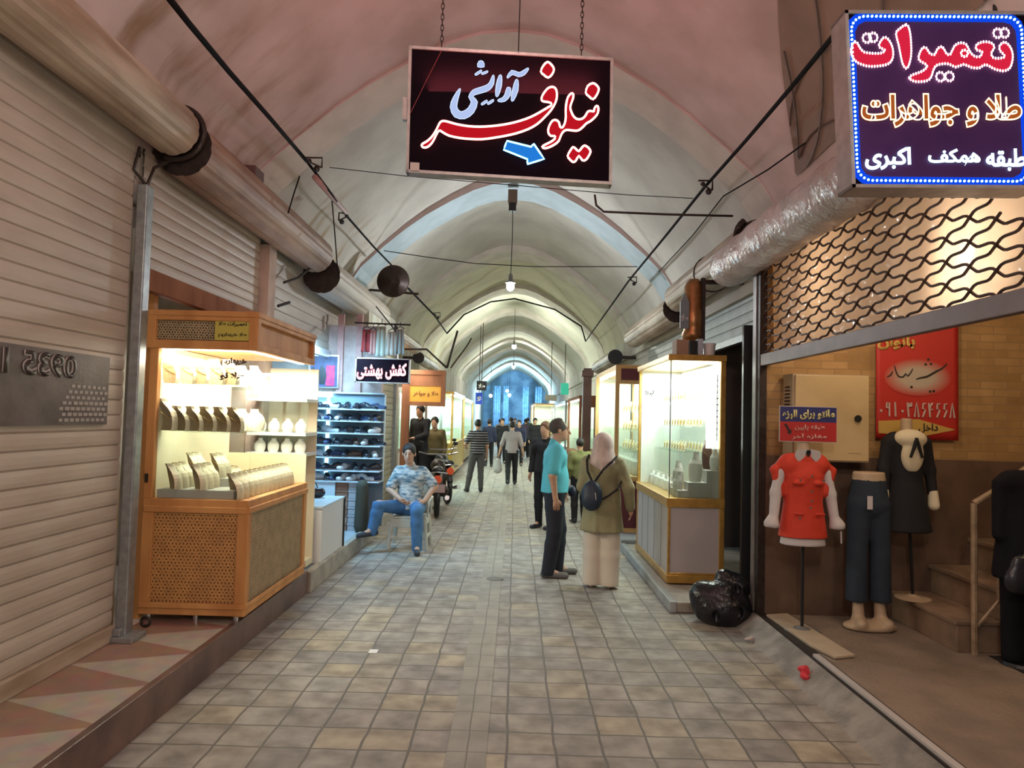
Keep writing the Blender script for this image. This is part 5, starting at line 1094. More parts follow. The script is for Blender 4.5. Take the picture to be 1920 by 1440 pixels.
def person(label, loc, rz, J=None, hgt=1.7, h=.012, shirt=None, trousers=None, shoes=M_shoes[0], hair=M_hair, skin=M_skin, sleeve=.42, hem=.88, belly=.0, yaw=0, nod=0, hairlen=0, wide=0.0, pants_loose=0.0, coat=None, coat_hem=None, scarf=None, bald=0, build_face=True, curl=.5, group=None, shirt_loose=.014, female=False):
    t = thing('person', label, 'person', loc, rz, group); s = hgt/1.7; j = {k: np.array(v, float)*s for k, v in {**BASE, **(J or {})}.items()}
    w = 1+wide; s_ = s; X = lambda *k: [j[i] for i in k]
    Rh = np.array(Matrix.Rotation(yaw, 3, 'Z') @ Matrix.Rotation(nod, 3, 'X')); hd = j['head']; H = lambda x, y, z: hd+Rh @ (np.array((x, y, z), float)*s*1.06)
    up = j['neck']-j['pel']; up /= np.linalg.norm(up); az = min(j['anL'][2], j['anR'][2])
    def torso(sd, g=0.0, k=None):
        tw = .105*s*w+g
        sd.cap(lerp(j['shL'], j['shR'], .2)-up*.08*s, lerp(j['shL'], j['shR'], .8)-up*.08*s, .092*s*w+g, None, k=k)
        sd.cap(j['chest'], j['chest']-up*.12*s, .118*s*w+g, .108*s*w+g, (.82, 1.1, 1)); sd.cap(lerp(j['chest'], j['pel'], .4), j['pel'], .108*s*w+g, .122*s*w+g, (.82, 1.08, 1))
        for sh in X('shL', 'shR'): sd.cap(j['neck']-up*.035*s, lerp(j['neck']-up*.03*s, sh, .85), .045*s+g*.6, .045*s+g*.5)
        if belly: sd.ell(lerp(j['chest'], j['pel'], .6)+np.array((0, .045*s, 0)), (.125*s+g, .075*s+belly+g, .15*s+g))
        if female: sd.ell(j['chest']+np.array((0, .07*s, .02)), (.13*s+g, .07*s+g, .07*s+g))
    def leg(sd, sfx, g=0.0, lo=1.0):
        hp, kn, an = X('hip'+sfx, 'kn'+sfx, 'an'+sfx); sd.cap(hp, kn, .088*s*w+g, .057*s+g+pants_loose*(g > 0)); sd.cap(kn, lerp(kn, an, .35), .056*s+g+pants_loose*(g > 0), .054*s+g+pants_loose*(g > 0)); sd.cap(lerp(kn, an, .35), lerp(kn, an, lo), .054*s+g+pants_loose*(g > 0), .036*s+g*1.3+pants_loose*1.2*(g > 0))
    def arm(sd, sfx, g=0.0, lo=1.0):
        sh, el, wr = X('sh'+sfx, 'el'+sfx, 'wr'+sfx)
        if lo <= .5: sd.cap(sh, lerp(sh, el, lo*2), .052*s+g*.5, .045*s+g*1.2)
        else: sd.cap(sh, el, .053*s+g, .042*s+g); sd.cap(el, lerp(el, wr, lo*2-1), .041*s+g, .028*s+g*1.2)
    b = Sdf(.03); torso(b)
    for sfx in 'LR':
        leg(b, sfx); arm(b, sfx); an, to = X('an'+sfx, 'to'+sfx); b.cap(an, to, .035*s, .026*s)
        d = j['wr'+sfx]-j['el'+sfx]; sgn = -1 if sfx == 'L' else 1; hdv = j.get('hd'+sfx); d = hdv/np.linalg.norm(hdv) if hdv is not None else d
        th = j.get('th'+sfx, np.array((0, 1, 0.0))); pn = np.cross(d, th) if True else None; pn = pn if pn @ np.array((-sgn, 0, 0)) > 0 else -pn
        hand(b, j['wr'+sfx], d, th, pn, s, curl, h)
    b.cap(j['neck']-up*.04*s, hd+Rh @ np.array((0, -.02, -.05))*s, .054*s, .050*s, k=.03)
    b.ell(H(0, -.012, .025), (.073*s, .092*s, .088*s), k=.02, rot=Rh); b.ell(H(0, .018, -.03), (.058*s, .070*s, .082*s), k=.025, rot=Rh); b.ell(H(0, .052, -.082), (.028*s, .026*s, .024*s), k=.02, rot=Rh)
    if build_face:
        b.cap(H(0, .086, .012), H(0, .108, -.028), .009*s, .0135*s, k=.010); b.cap(H(-.032, .076, .028), H(.032, .076, .028), .010*s, None, k=.012)
        b.ell(H(-.029, .092, .008), (.017*s, .012*s, .010*s), neg=True, k=0); b.ell(H(.029, .092, .008), (.017*s, .012*s, .010*s), neg=True, k=0)
        b.ell(H(-.029, .077, .008), (.0135*s, .0125*s, .010*s), k=.003); b.ell(H(.029, .077, .008), (.0135*s, .0125*s, .010*s), k=.003)
        b.ell(H(0, .083, -.052), (.024*s, .010*s, .0065*s), k=.004); b.ell(H(0, .081, -.064), (.020*s, .010*s, .007*s), k=.004)
        for q in (-1, 1): b.ell(H(q*.074, -.012, -.004), (.011*s, .019*s, .030*s), k=.006, rot=Rh)
    def paint(c):
        p = ((c-hd)/s) @ Rh; mi = np.zeros(len(c), int)
        if not build_face: return mi
        fr = p[:, 1] > .06
        mi[fr & (np.abs(p[:, 2]+.057) < .0085) & (np.abs(p[:, 0]) < .024) & (p[:, 1] > .072)] = 1
        mi[fr & (np.abs(p[:, 2]-.008) < .0045) & (np.abs(np.abs(p[:, 0])-.029) < .009)] = 2
        mi[fr & (np.abs(p[:, 2]-.033) < .0035) & (np.abs(np.abs(p[:, 0])-.030) < .015)] = 2
        return mi
    sdfobj('body', b, h, [skin, M_lip, M_eye], t, paint)
    if hair is not None:
        hh = Sdf(.015); hh.ell(H(0, -.018, .040), (.085*s, .102*s, .097*s), rot=Rh)
        if hairlen: hh.cap(H(0, -.07, 0), H(0, -.08, -hairlen), .06*s, .05*s)
        hh.ell(H(0, .145, -.010), (.076*s, .122*s, .104*s), neg=True, k=0, rot=Rh); hh.ell(H(0, .075, -.125), (.14*s, .11*s, .105*s), neg=True, k=0, rot=Rh)
        if bald: hh.ell(H(0, .085, .09), (.07*s, .08*s, .06*s), neg=True, k=0)
        sdfobj('hair', hh, max(h*.8, .007), hair, t)
    if trousers is not None:
        p = Sdf(.022); p.cap(j['pel']+up*.05*s, j['pel'], .108*s*w+.012, .125*s*w+.012, (.82, 1.05, 1))
        if belly: p.ell(j['pel']+np.array((0, .03, .02)), (.12*s, .10*s+belly*.5, .09*s))
        for sfx in 'LR': leg(p, sfx, .014, 1.1)
        p.cut(up, float(up @ (j['pel']+up*.10*s))).cut((0, 0, -1), -(az-.052*s)); sdfobj('trousers', p, h, trousers, t)
    if shirt is not None:
        sdd = Sdf(.03); torso(sdd, shirt_loose)
        for sfx in 'LR': arm(sdd, sfx, shirt_loose, sleeve)
        hz = j['pel']+up*(hem*1.0-.93)*s; sdd.cap(lerp(j['chest'], hz, .5), hz, .112*s*w+shirt_loose, .124*s*w+shirt_loose, (.82, 1.05, 1))
        sdd.cap(j['neck']-up*.02*s, j['neck']+up*.015*s, .058*s, .060*s, k=.02); sdd.ell(j['neck']+up*.05*s+np.array((0, .03*s, 0)), (.042*s, .06*s, .05*s), neg=True, k=0)
        sdd.cut(-up, -float(up @ hz)); sdfobj('shirt', sdd, h, shirt, t)
    if coat is not None:
        cc = Sdf(.035); torso(cc, .028)
        cc.k = .014
        for sfx in 'LR': arm(cc, sfx, .020, .97)
        cc.k = .03
        hz = np.array((0, 0, coat_hem)); cc.cap(j['pel']+up*.1*s, hz-np.array((0, 0, .05)), .13*s*w+.02, .165*s*w+.02, (.80, 1.0, 1))
        cc.cut((0, 0, -1), -coat_hem)
        for k in range(6): a = k*1.05+.3; cc.cap(j['chest']+np.array((.15*cos(a), .12*sin(a), -.2)), np.array((.20*cos(a), .17*sin(a), coat_hem)), .006, .022, k=.03)
        sdfobj('coat', cc, h, coat, t)
    if scarf is not None:
        sc = Sdf(.03); sc.ell(H(0, -.025, .025), (.112*s, .128*s, .116*s), rot=Rh); sc.cap(H(0, -.04, -.03), j['neck']-up*.02*s, .115*s, .15*s, (1, 1.15, 1)); sc.ell(j['neck']-up*.05*s+np.array((0, .01, 0)), (.19*s, .135*s, .07*s)); sc.cap(j['neck']-up*.04*s+np.array((0, -.06, 0)), j['chest']+np.array((.02, -.10*s, .06*s)), .07*s, .035*s)
        sc.ell(H(0, .10, -.01), (.062*s, .07*s, .085*s), neg=True, k=.01)
        for k in range(5): a = -2.6+k*.5; sc.cap(H(.09*cos(a), .09*sin(a), .07), j['neck']+np.array((.10*cos(a+.5), .09*sin(a+.5), -.03)), .006, .014, k=.02)
        sdfobj('headscarf', sc, h, scarf, t)
    for sfx in 'LR':
        an, to = X('an'+sfx, 'to'+sfx); q = Sdf(.02); zf = min(an[2], to[2])-.03*s; d = to-an; d[2] = 0; d /= max(np.linalg.norm(d), 1e-6)
        q.cap(an-d*.045*s+np.array((0, 0, -.045*s)), to+d*.045*s+np.array((0, 0, -.0)), .040*s, .036*s, (1, 1, 1.0)); q.cap(an-d*.02, an+np.array((0, 0, -.02)), .043*s, .045*s)
        q.cut((0, 0, -1), -(an[2]-.082*s)); sdfobj('shoe', q, min(h, .011), shoes, t)
    return t
M_polo = mat('turquoise_polo', (0.10, 0.50, 0.62), 0.8, bump=.35, bscale=9)
M_navy = mat('navy_trousers', (0.012, 0.014, 0.025), 0.8, bump=.3, bscale=8)
M_olive = mat('olive_jacket', (0.31, 0.29, 0.16), 0.8, var=.25, vscale=6, bump=1.0, bscale=7)
M_linen = mat('cream_trousers', (0.62, 0.56, 0.47), 0.85, bump=.6, bscale=7)
M_scarf = mat('pink_scarf', (0.68, 0.55, 0.50), 0.85, var=.3, vscale=14, col2=(.50, .42, .40), bump=.8, bscale=8, stretch=(1, 1, .4))
M_jeans = mat('blue_jeans', (0.06, 0.17, 0.36), 0.8, var=.25, vscale=9, bump=.3, bscale=12)
M_camo = mat('patterned_shirt', (0.52, 0.52, 0.50), 0.8, var=.6, vscale=11, col2=(0.07, 0.14, 0.19), bump=.3, bscale=10, detail=2, stretch=(1, 1, 2.5))
M_stripe = mat('striped_shirt', (0.02, 0.02, 0.025), 0.8)
def stripes(m, c2, sc, ax='Z'):
    nt = m.node_tree; N = nt.nodes; tc = N.new('ShaderNodeTexCoord'); sp = N.new('ShaderNodeSeparateXYZ'); nt.links.new(tc.outputs['Object'], sp.inputs[0])
    f = math_node(nt, 'FRACT', math_node(nt, 'DIVIDE', sp.outputs[ax], sc)); g = math_node(nt, 'GREATER_THAN', f, 0.78); mx = N.new('ShaderNodeMix'); mx.data_type = 'RGBA'; nt.links.new(g, mx.inputs[0])
    mx.inputs[6].default_value = N['Principled BSDF'].inputs['Base Color'].default_value; mx.inputs[7].default_value = (*c2, 1); nt.links.new(mx.outputs[2], N['Principled BSDF'].inputs['Base Color'])
stripes(M_stripe, (.45, .45, .47), .055)
M_greytr = mat('grey_trousers', (0.10, 0.10, 0.10), 0.85, bump=.3, bscale=8); M_blk = mat('black_cloth', (0.010, 0.010, 0.013), 0.85, bump=.2, bscale=8); M_gshirt = mat('mauve_grey_shirt', (0.33, 0.28, 0.29), 0.85, bump=.3, bscale=8)
M_trainer = mat('grey_trainers', (0.13, 0.125, 0.12), 0.7)
# tourist in the turquoise polo: stands in profile, looking at the showcase
pm = person('person in turquoise polo shirt and dark trousers standing in profile', (0.44, 7.75, 0), radians(-86), dict(elR=(.215, -.05, 1.10), wrR=(.21, -.015, .86), elL=(-.22, .0, 1.10), wrL=(-.20, .10, .90), knR=(.085, .0, .49), anR=(.09, -.06, .085), toR=(.11, .08, .03), knL=(-.095, .07, .50), anL=(-.10, .06, .085), toL=(-.115, .21, .03), head=(0, .045, 1.575)), 1.67, .0078, M_polo, M_navy, M_trainer, M_hairg, sleeve=.40, hem=.91, belly=.012, wide=.06, bald=1, pants_loose=.012, shirt_loose=.02)
o = sdfobj('belt_pouch', Sdf(.02).cap((-.04, 0, 0), (.06, 0, 0), .055, None, (1, 1.4, .9)), .01, mat('navy_pouch', (.01, .015, .04), .6), pm); o.location = (-.02, .19, .90)
# woman with headscarf, seen from behind
pwm = person('person in olive jacket, pink headscarf and cream trousers seen from behind', (0.90, 7.32, 0), radians(-14), dict(elL=(-.23, .03, 1.10), wrL=(-.20, .16, .98), elR=(.29, -.03, 1.11), wrR=(.31, .03, .88)), 1.535, .0085, None, M_linen, mat('beige_shoes', (.40, .33, .25), .7), None, coat=M_olive, coat_hem=.56, scarf=M_scarf, wide=.04, pants_loose=.035, female=True)
bp = thing('backpack', 'small dark navy backpack worn by the person in the olive jacket', 'backpack', (0.90, 7.32, 0), radians(-14))
sd = Sdf(.03).ell((-.075, -.235, .93), (.105, .075, .15)).ell((-.075, -.275, .88), (.085, .05, .09)); sdfobj('bag_body', sd, .01, mat('navy_backpack', (0.012, 0.025, 0.05), .5, bump=.3, bscale=12), bp)
MB().tube([(-.08, -.20, 1.07), (-.13, -.165, 1.16), (-.15, -.10, 1.27), (-.14, -.02, 1.315)], .011, 6).tube([(-.05, -.20, 1.07), (.03, -.175, 1.19), (.10, -.12, 1.26), (.14, -.03, 1.31)], .011, 6).tube([(-.02, -.22, .87), (.08, -.20, .93), (.17, -.15, 1.0), (.20, -.05, 1.08)], .010, 6).build('strap', M_blk, bp, local=True)
MB().tube([(-.03, -.318, .97), (-.02, -.325, .90)], .006, 5).build('zip', M_silver, bp, local=True)
# seated man on a plastic stool
sc_ = person('person in patterned shirt and blue jeans sitting, one foot on the kerb', (-1.30, 9.22, 0), radians(180), dict(pel=(0, -.02, .50), chest=(0.02, -.06, .80), neck=(.03, -.06, 1.02), head=(.045, -.01, 1.175), shL=(-.14, -.06, .955), shR=(.175, -.06, .955), elL=(-.29, -.05, .76), wrL=(-.19, .12, .60), hdL=(.55, .55, -.35), elR=(.27, .04, .72), wrR=(.10, .22, .62), hdR=(-.75, .4, -.4), hipL=(-.09, 0, .50), hipR=(.09, 0, .50), knL=(-.13, .38, .50), knR=(.34, .36, .56), anL=(-.15, .42, .085), anR=(.40, .40, .275), toL=(-.17, .55, .03), toR=(.50, .53, .215), thL=(.6, .3, .4), thR=(-.2, .7, .6)), 1.70, .007, M_camo, M_jeans, mat('dark_shoes', (.03, .035, .05), .6), M_hair, sleeve=.40, hem=.90, yaw=radians(0), nod=radians(-3), curl=.7, shirt_loose=.02, pants_loose=.006)
st = thing('plastic_chair', 'white plastic chair under the seated person in patterned shirt', 'chair', (-1.30, 9.25, 0))
M_pl = mat('white_plastic', (0.50, 0.50, 0.44), 0.4)
MB().box(-1.52, -1.08, 9.03, 9.45, .375, .405).build('seat', M_pl, st, bevel=.012)
MB().box(-1.50, -1.10, 9.02, 9.04, .27, .375).box(-1.52, -1.50, 9.05, 9.43, .30, .375).box(-1.10, -1.08, 9.05, 9.43, .30, .375).build('apron', M_pl, st, bevel=.006)
for sx in (-1, 1):
    for sy in (-1, 1):
        a = Vector((-1.30+sx*.20, 9.24+sy*.19, .38)); b_ = Vector((-1.30+sx*.235, 9.24+sy*.225, 0)); m = MB(); m.tube([a, b_], [.032, .024], 8); m.build('leg', M_pl, st)
MB().box(-1.51, -1.09, 9.005, 9.03, .13, .165).box(-1.085, -1.06, 9.03, 9.45, .13, .165).build('stretcher', M_pl, st, bevel=.004)
MB().tube([(-1.06, 9.05, .40), (-1.05, 9.08, .60), (-1.05, 9.40, .62), (-1.07, 9.45, .42)], .016, 8).build('armrest', M_pl, st)
MB().grid(lambda u, v: (-1.52+.44*u, 9.45+.03*sin(pi*u)+.06*v, .40+.42*v), 8, 6).build('backrest', M_pl, st, smooth=True, solid=.01)
# walkers further along
WALK = dict(knR=(.095, .10, .50), anR=(.10, .12, .09), toR=(.11, .26, .05), knL=(-.095, -.02, .50), anL=(-.09, -.22, .12), toL=(-.10, -.09, .04))
person('person in black and white striped shirt standing with feet apart', tuple(at(893, 922, Z=0)), radians(12), dict(anL=(-.22, .0, .085), knL=(-.15, .02, .49), toL=(-.24, .12, .03), elL=(-.28, .02, 1.12), wrL=(-.24, .20, 1.02), hdL=(.2, 1, 0), thL=(1, 0, .5)), 1.60, .014, M_stripe, M_greytr, sleeve=.4, wide=.06, build_face=False)
g5 = at(958, 909, Z=0)
person('person in mauve-grey shirt and black trousers walking away with a carrier bag', tuple(g5), radians(0), {**WALK, 'elL': (-.27, -.02, 1.10), 'wrL': (-.33, .0, .86), 'elR': (.26, -.03, 1.10), 'wrR': (.30, .03, .88)}, 1.56, .014, M_gshirt, M_blk, sleeve=.62, hem=.86, wide=.06, build_face=False)
cb = thing('carrier_bag', 'pale carrier bag hanging from the hand of the walking person in grey', 'bag', (g5.x-.34, g5.y, .4))
sdfobj('bag_body', Sdf(.03).cap((0, 0, -.02), (0, 0, .18), .11, .07, (1, 2, 1)), .015, mat('grey_bag', (.42, .40, .40), .6), cb)
MB().tube([(-.04, 0, .24), (-.01, 0, .34), (.03, 0, .24)], .006, 5).build('handle', M_greyp, cb, local=True)
person('person in dark clothes and long brown hair standing behind the turquoise polo', tuple(at(1019, 990, Z=0)), radians(150), None, 1.62, .014, M_blk, M_blk, hair=mat('brown_hair', (.12, .055, .02), .6), hairlen=.22, sleeve=.95, build_face=False)
person('person in yellow-green top seen between the headscarf and the pillar', tuple(at(1085, 980, Z=0)), radians(10), None, 1.36, .014, mat('yellow_green_top', (.16, .17, .06), .8), M_blk, sleeve=.95, build_face=False)
person('tall person in dark clothes standing in the orange-framed doorway', (-1.90, 14.5, .15), radians(150), {'elL': (-.22, .10, 1.12), 'wrL': (-.08, .26, 1.05), 'hdL': (1, .3, 0)}, 1.72, .014, M_blk, M_blk, sleeve=.95, build_face=False)
person('person in ochre shirt leaning behind the person in the doorway', (-1.66, 14.95, .0), radians(170), None, 1.64, .014, mat('ochre_shirt', (.13, .10, .035), .8), M_blk, sleeve=.9, build_face=False)
crowd = [(-.85, 24, 'navy shirt', 0), (-.45, 26, 'black jacket', 1), (-.15, 28, 'grey-blue shirt', 2), (.15, 25, 'dark blue shirt', 0), (.45, 30, 'purple-grey shirt', 3), (.75, 27, 'long black cloak', 4), (-.65, 32, 'pale shirt', 5), (.0, 34, 'brown jacket', 6), (.62, 35, 'dark green shirt', 7)]
ccol = [(.015, .02, .05), (.01, .01, .012), (.12, .15, .2), (.10, .07, .11), (.008, .008, .01), (.35, .33, .32), (.10, .06, .04), (.02, .05, .03)]
for i, (x, y, lb, ci) in enumerate(crowd):
    o = person(f'distant person in {lb} in the crowd down the street', (x, y, 0), radians((0, 180, 10, 175, 0, 190, 20, 180, 0)[i]), WALK if i % 2 == 0 else None, 1.58+.04*(i % 3), .022, None if ci == 4 else mat('crowd_cloth', ccol[ci], .85), M_blk, sleeve=.9, build_face=False, coat=M_blk if ci == 4 else None, coat_hem=.2, group='crowd down the street')
# ---------------------------------------------------------------- mannequins in the alcove
M_mann = mat('mannequin_cream', (0.48, 0.36, 0.24), 0.45); M_vest = mat('red_vest', (0.60, 0.045, 0.02), 0.75, bump=.25, bscale=10); M_ws = mat('white_blouse', (0.58, 0.55, 0.56), 0.8, bump=.4, bscale=10)
X0, Y0 = at(1505, 1000, Y=5.5).x, 5.5
t = thing('mannequin_stand', 'dress stand wearing red vest over white blouse, under the placard', 'mannequin', (X0, Y0, .133))
zt1 = .133; L = lambda z: z-zt1
MB().lathe([(.13, .0), (.13, .008), (.05, .02), (.018, .035)], (0, 0, 0), 20).build('base', M_galv, t, local=True); MB().tube([(0, 0, .03), (0, 0, L(.95))], .012, 8).build('pole', M_black, t, local=True)
sdfobj('neck', Sdf(.02).cap((0, 0, L(1.44)), (0, 0, L(1.56)), .05, .042), .012, M_mann, t)
b = Sdf(.02); b.cap((-.09, 0, L(1.37)), (.09, 0, L(1.37)), .066, k=.02).cap((0, 0, L(1.28)), (0, 0, L(1.14)), .105, .09, (.85, 1.1, 1)).cap((0, 0, L(1.14)), (0, 0, L(.72)), .09, .146, (.82, 1.15, 1))
for q in (-1, 1): b.cap((q*.175, 0, L(1.32)), (q*.205, .0, L(1.16)), .040, .042).cap((q*.205, 0, L(1.16)), (q*.225, -.02, L(1.0)), .042, .036).cap((q*.225, -.02, L(.995)), (q*.245, -.03, L(.93)), .032, .058, k=.006)
for q in (-1, 1): b.ell((q*.25, -.03, L(.845)), (.10, .10, .065), neg=True, k=0)
b.cut((0, 0, -1), -L(.775)); 
for q in (-1, 1): pass
sdfobj('blouse', b, .010, M_ws, t)
v = Sdf(.025); v.cap((-.10, 0, L(1.375)), (.10, 0, L(1.375)), .088, k=.03).cap((0, 0, L(1.28)), (0, 0, L(1.14)), .130, .115, (.85, 1.1, 1)).cap((0, 0, L(1.14)), (0, 0, L(.78)), .115, .158, (.84, 1.15, 1))
for q in (-1, 1): v.cap((q*.13, 0, L(1.40)), (q*.225, 0, L(1.335)), .045, .022, k=.02).cap((q*.215, 0, L(1.33)), (q*.165, 0, L(1.17)), .034, .04, k=.02); v.ell((q*.078, -.108, L(1.245)), (.045, .022, .020), k=.012); v.cap((q*.05, -.138, L(1.02)), (q*.11, -.125, L(1.02)), .010, k=.012)
v.ell((0, -.13, L(1.49)), (.040, .07, .10), neg=True, k=.005); v.cut((0, 0, -1), -L(.835)); sdfobj('vest', v, .009, M_vest, t)
for q in (-1, 1): MB().prism([(0, 0), (q*.075, -.015), (q*.085, -.055), (q*.055, -.105), (q*.012, -.06)], (q*.012, -.105, L(1.50)), (1, 0, 0), (0, -.25, 1), (0, .012, 0)).build('collar_point', M_ws, t, local=True)
MB().prism([(-.03, 0), (.03, 0), (0, -.055)], (0, -.10, L(1.49)), (1, 0, 0), (0, -.1, 1), (0, .006, 0)).build('painted_neck_shadow', M_black, t, local=True)  # black patch painting the shade inside the collar opening
for z, dx in ((1.30, 0.0), (1.19, 0), (1.07, 0), (1.27, -.085), (1.27, .085), (.99, -.08), (1.12, .0)): MB().lathe([(.009, 0), (.009, .006)], (dx, -.168 if z > 1.1 else -.150, L(z)), 8, axis='Y').build('button', M_silver, t, local=True)
MB().tube([(.262, -.06, L(.89)), (.265, -.06, L(.80))], .006, 5).build('cuff_tie', M_ws, t, local=True)
# jeans on a leg form
X0, Y0 = at(1628, 1150, Y=5.62).x, 5.62
t = thing('leg_mannequin', 'leg mannequin wearing dark blue wide trousers with white tag', 'mannequin', (X0, Y0, .133))
b = Sdf(.03); b.cap((0, 0, .95), (0, 0, 1.15), .13, .105, (.85, 1.15, 1))
for q in (-1, 1): b.cap((q*.065, 0, .95), (q*.088, 0, .60), .095, .074, k=.012).cap((q*.088, 0, .60), (q*.092, 0, .2), .074, .080, k=.012)
b.cut((0, 0, -1), -.205).cut((0, 0, 1), 1.14); sdfobj('trousers', b, .011, mat('dark_denim', (0.022, 0.035, 0.055), .85, var=.2, vscale=10, bump=.2, bscale=10), t)
b = Sdf(.02).cap((0, 0, 1.08), (0, 0, 1.19), .112, .10, (.85, 1.15, 1)).cut((0, 0, 1), 1.195); sdfobj('waist', b, .01, M_mann, t)
b = Sdf(.02)
for q in (-1, 1): b.cap((q*.08, 0, .24), (q*.085, -.02, .08), .036, .045).cap((q*.085, -.02, .06), (q*.10, -.10, .05), .05, .045)
b.ell((0, -.02, .02), (.20, .12, .05)).cut((0, 0, -1), 0); sdfobj('feet', b, .011, M_mann, t)
MB().box(-.075, -.035, -.135, -.131, .92, 1.02).build('price_tag', M_ws, t, local=True)
# black dress with cream bib
X0, Y0 = at(1694, 1000, Y=5.72).x, 5.68
t = thing('mannequin_stand', 'dress stand in black dress with cream bib and bow, standing on the step', 'mannequin', (X0, Y0, .352)); L = lambda z: z-.352+.07
MB().lathe([(.13, .0), (.13, .008), (.05, .02), (.018, .035)], (.05, 0, 0), 20).build('base', M_mann, t, local=True); MB().tube([(.05, 0, .03), (.02, 0, L(1.0))], .012, 8).build('pole', M_black, t, local=True)
b = Sdf(.03); b.cap((-.09, 0, L(1.50)), (.09, 0, L(1.50)), .075).cap((0, 0, L(1.44)), (0, 0, L(1.26)), .12, .095, (.85, 1.1, 1)).cap((0, 0, L(1.26)), (0, 0, L(.78)), .095, .165, (.85, 1.15, 1))
for q in (-1, 1): b.cap((q*.15, 0, L(1.49)), (q*.18, .0, L(1.28)), .045, .042).cap((q*.18, 0, L(1.28)), (q*.19, -.03, L(1.10)), .042, .035)
b.cut((0, 0, -1), -L(.80)); sdfobj('dress', b, .011, M_blk, t)
b = Sdf(.02).ell((0, -.050, L(1.52)), (.125, .095, .075)).ell((0, -.082, L(1.40)), (.085, .055, .14)).cut((0, 0, -1), -L(1.27)); sdfobj('bib', b, .009, M_cream, t)
sdfobj('neck', Sdf(.02).cap((0, 0, L(1.54)), (0, 0, L(1.68)), .045, .04).cut((0, 0, 1), L(1.68)), .011, M_mann, t)
for q in (-1, 1): MB().tube([(0, -.145, L(1.53)), (q*.02, -.15, L(1.46)), (q*.045, -.145, L(1.38))], [.012, .013, .010], 6).build('bow_ribbon', M_blk, t, local=True)
for q in (-1, 1): sdfobj('cuff', Sdf(.01).cap((q*.19, -.03, L(1.11)), (q*.195, -.035, L(1.01)), .036, .042), .01, M_cream, t)
# dark coat at the frame edge with a handbag
X0 = at(1917, 1000, Y=4.85).x
t = thing('mannequin_stand', 'dress stand in long dark coat carrying a black handbag by the handrail', 'mannequin', (X0, 4.85, .136))
M_coat = mat('dark_navy_coat', (.007, .007, .011), .85, bump=.3, bscale=6, spec=.2)
b = Sdf(.04).cap((-.08, 0, 1.20), (.08, 0, 1.20), .075).cap((0, 0, 1.15), (0, 0, .60), .11, .165, (.9, 1.1, 1)).cap((-.15, 0, 1.18), (-.17, -.02, .85), .045, .04).cut((0, 0, -1), -.56); sdfobj('coat', b, .012, M_coat, t)
b = Sdf(.01)
for q in (-1, 1): b.cap((q*.07, 0, .62), (q*.07, 0, .06), .07, .065)
sdfobj('trousers', b.cut((0, 0, -1), -.02), .013, M_coat, t)
MB().lathe([(.14, 0), (.13, .02)], (0, 0, 0), 18).build('base', M_black, t, local=True)
t = thing('handbag', 'black handbag with gold rings hanging on the dark coat', 'handbag', (X0-.07, 4.63, .79))
sdfobj('pouch', Sdf(.03).cap((-.11, 0, -.06), (.11, 0, -.06), .09, None, (1, 1.8, 1)).cap((-.09, 0, .03), (.09, 0, .03), .07, None, (1, 2, 1)), .011, M_shoes[0], t)
for q in (-1, 1): MB().tube([(q*.045+.03*cos(a), -.055, -.02+.03*sin(a)) for a in np.linspace(0, 2*pi, 13)[:-1]], .007, 6, closed=True).build('ring', M_jewel, t, local=True)
MB().tube([(-.08, 0, .06), (-.05, -.02, .25), (.0, -.01, .52), (.06, -.02, .25), (.08, 0, .06)], .006, 6).build('strap', M_silver, t, local=True)
# ---------------------------------------------------------------- hanging lamps, cables, horn speaker
def hang_lamp(label, x, y, ztop, zb, r=.055, box=False):
    t = thing('hanging_bulb', label, 'lamp', (x, y, zb))
    MB().tube([(x, y, zb+.10), (x+.01, y, (zb+ztop)/2), (x, y, ztop)], .007, 6).build('cord', M_black, t)
    MB().lathe([(.012, .20), (.03, .17), (.034, .09), (.075, .055), (.078, .05), (.03, .075)], (x, y, zb), 14).build('socket', mat('grey_socket', (.18, .18, .17), .5), t)
    MB().ball((x, y, zb), r, 14, sc=(1, 1, 1.15)).build('bulb', E_bulb, t, smooth=True)
    if box: MB().box(x-.07, x+.07, y-.07, y+.07, ztop-.22, ztop-.02).box(x-.055, x+.055, y-.055, y+.055, ztop-.34, ztop-.22, 1).build('junction_box', [mat('rusty_box', (.16, .11, .08), .6), M_black], t)
    return t
hang_lamp('nearest bare hanging bulb, on a long cord under a junction box', at(957, 537, Y=10.75).x, 10.75, 5.12, at(957, 537, Y=10.75).z, .062, True)
hang_lamp('second hanging bulb down the street, on a shorter cord', at(964, 650, Y=22.6).x, 22.6, 5.1, at(964, 650, Y=22.6).z, .07)
hang_lamp('third hanging bulb down the street, low before the blue hall', at(963, 688, Y=33).x, 33, 5.1, at(963, 688, Y=33).z, .075)
for px, py, y, lb in ((920, 742, 44, 'small far white bulb at the wall side of the blue hall'), (951, 733, 48, 'tiny far white bulb, upper of the two near the middle of the blue hall'), (955, 741, 46, 'tiny far white bulb, lower of the two near the middle of the blue hall')):
    a = at(px, py, Y=y); t = thing('far_bulb', lb, 'lamp', tuple(a)); MB().ball(a, .10, 10).build('bulb', E_bulb, t); MB().tube([a, (a.x, a.y, zprof(a.x-XC)+.3)], .01, 4).build('cord', M_black, t)
M_rubber = mat('black_rubber', (0.010, 0.009, 0.010), 0.9, spec=.1)
def cable(label, pts, r, mm=M_rubber, name='cable'):
    return tag(MB().tube([at(px, py, Y=y) for px, py, y in pts], r, 6).build(name, mm, smooth=True), label, 'cable')
cable('thick black cable slung under the vault on the shutter side', [(300, -25, 3.2), (355, 45, 3.7), (430, 135, 4.4), (505, 220, 5.3), (575, 302, 6.4)], .017)
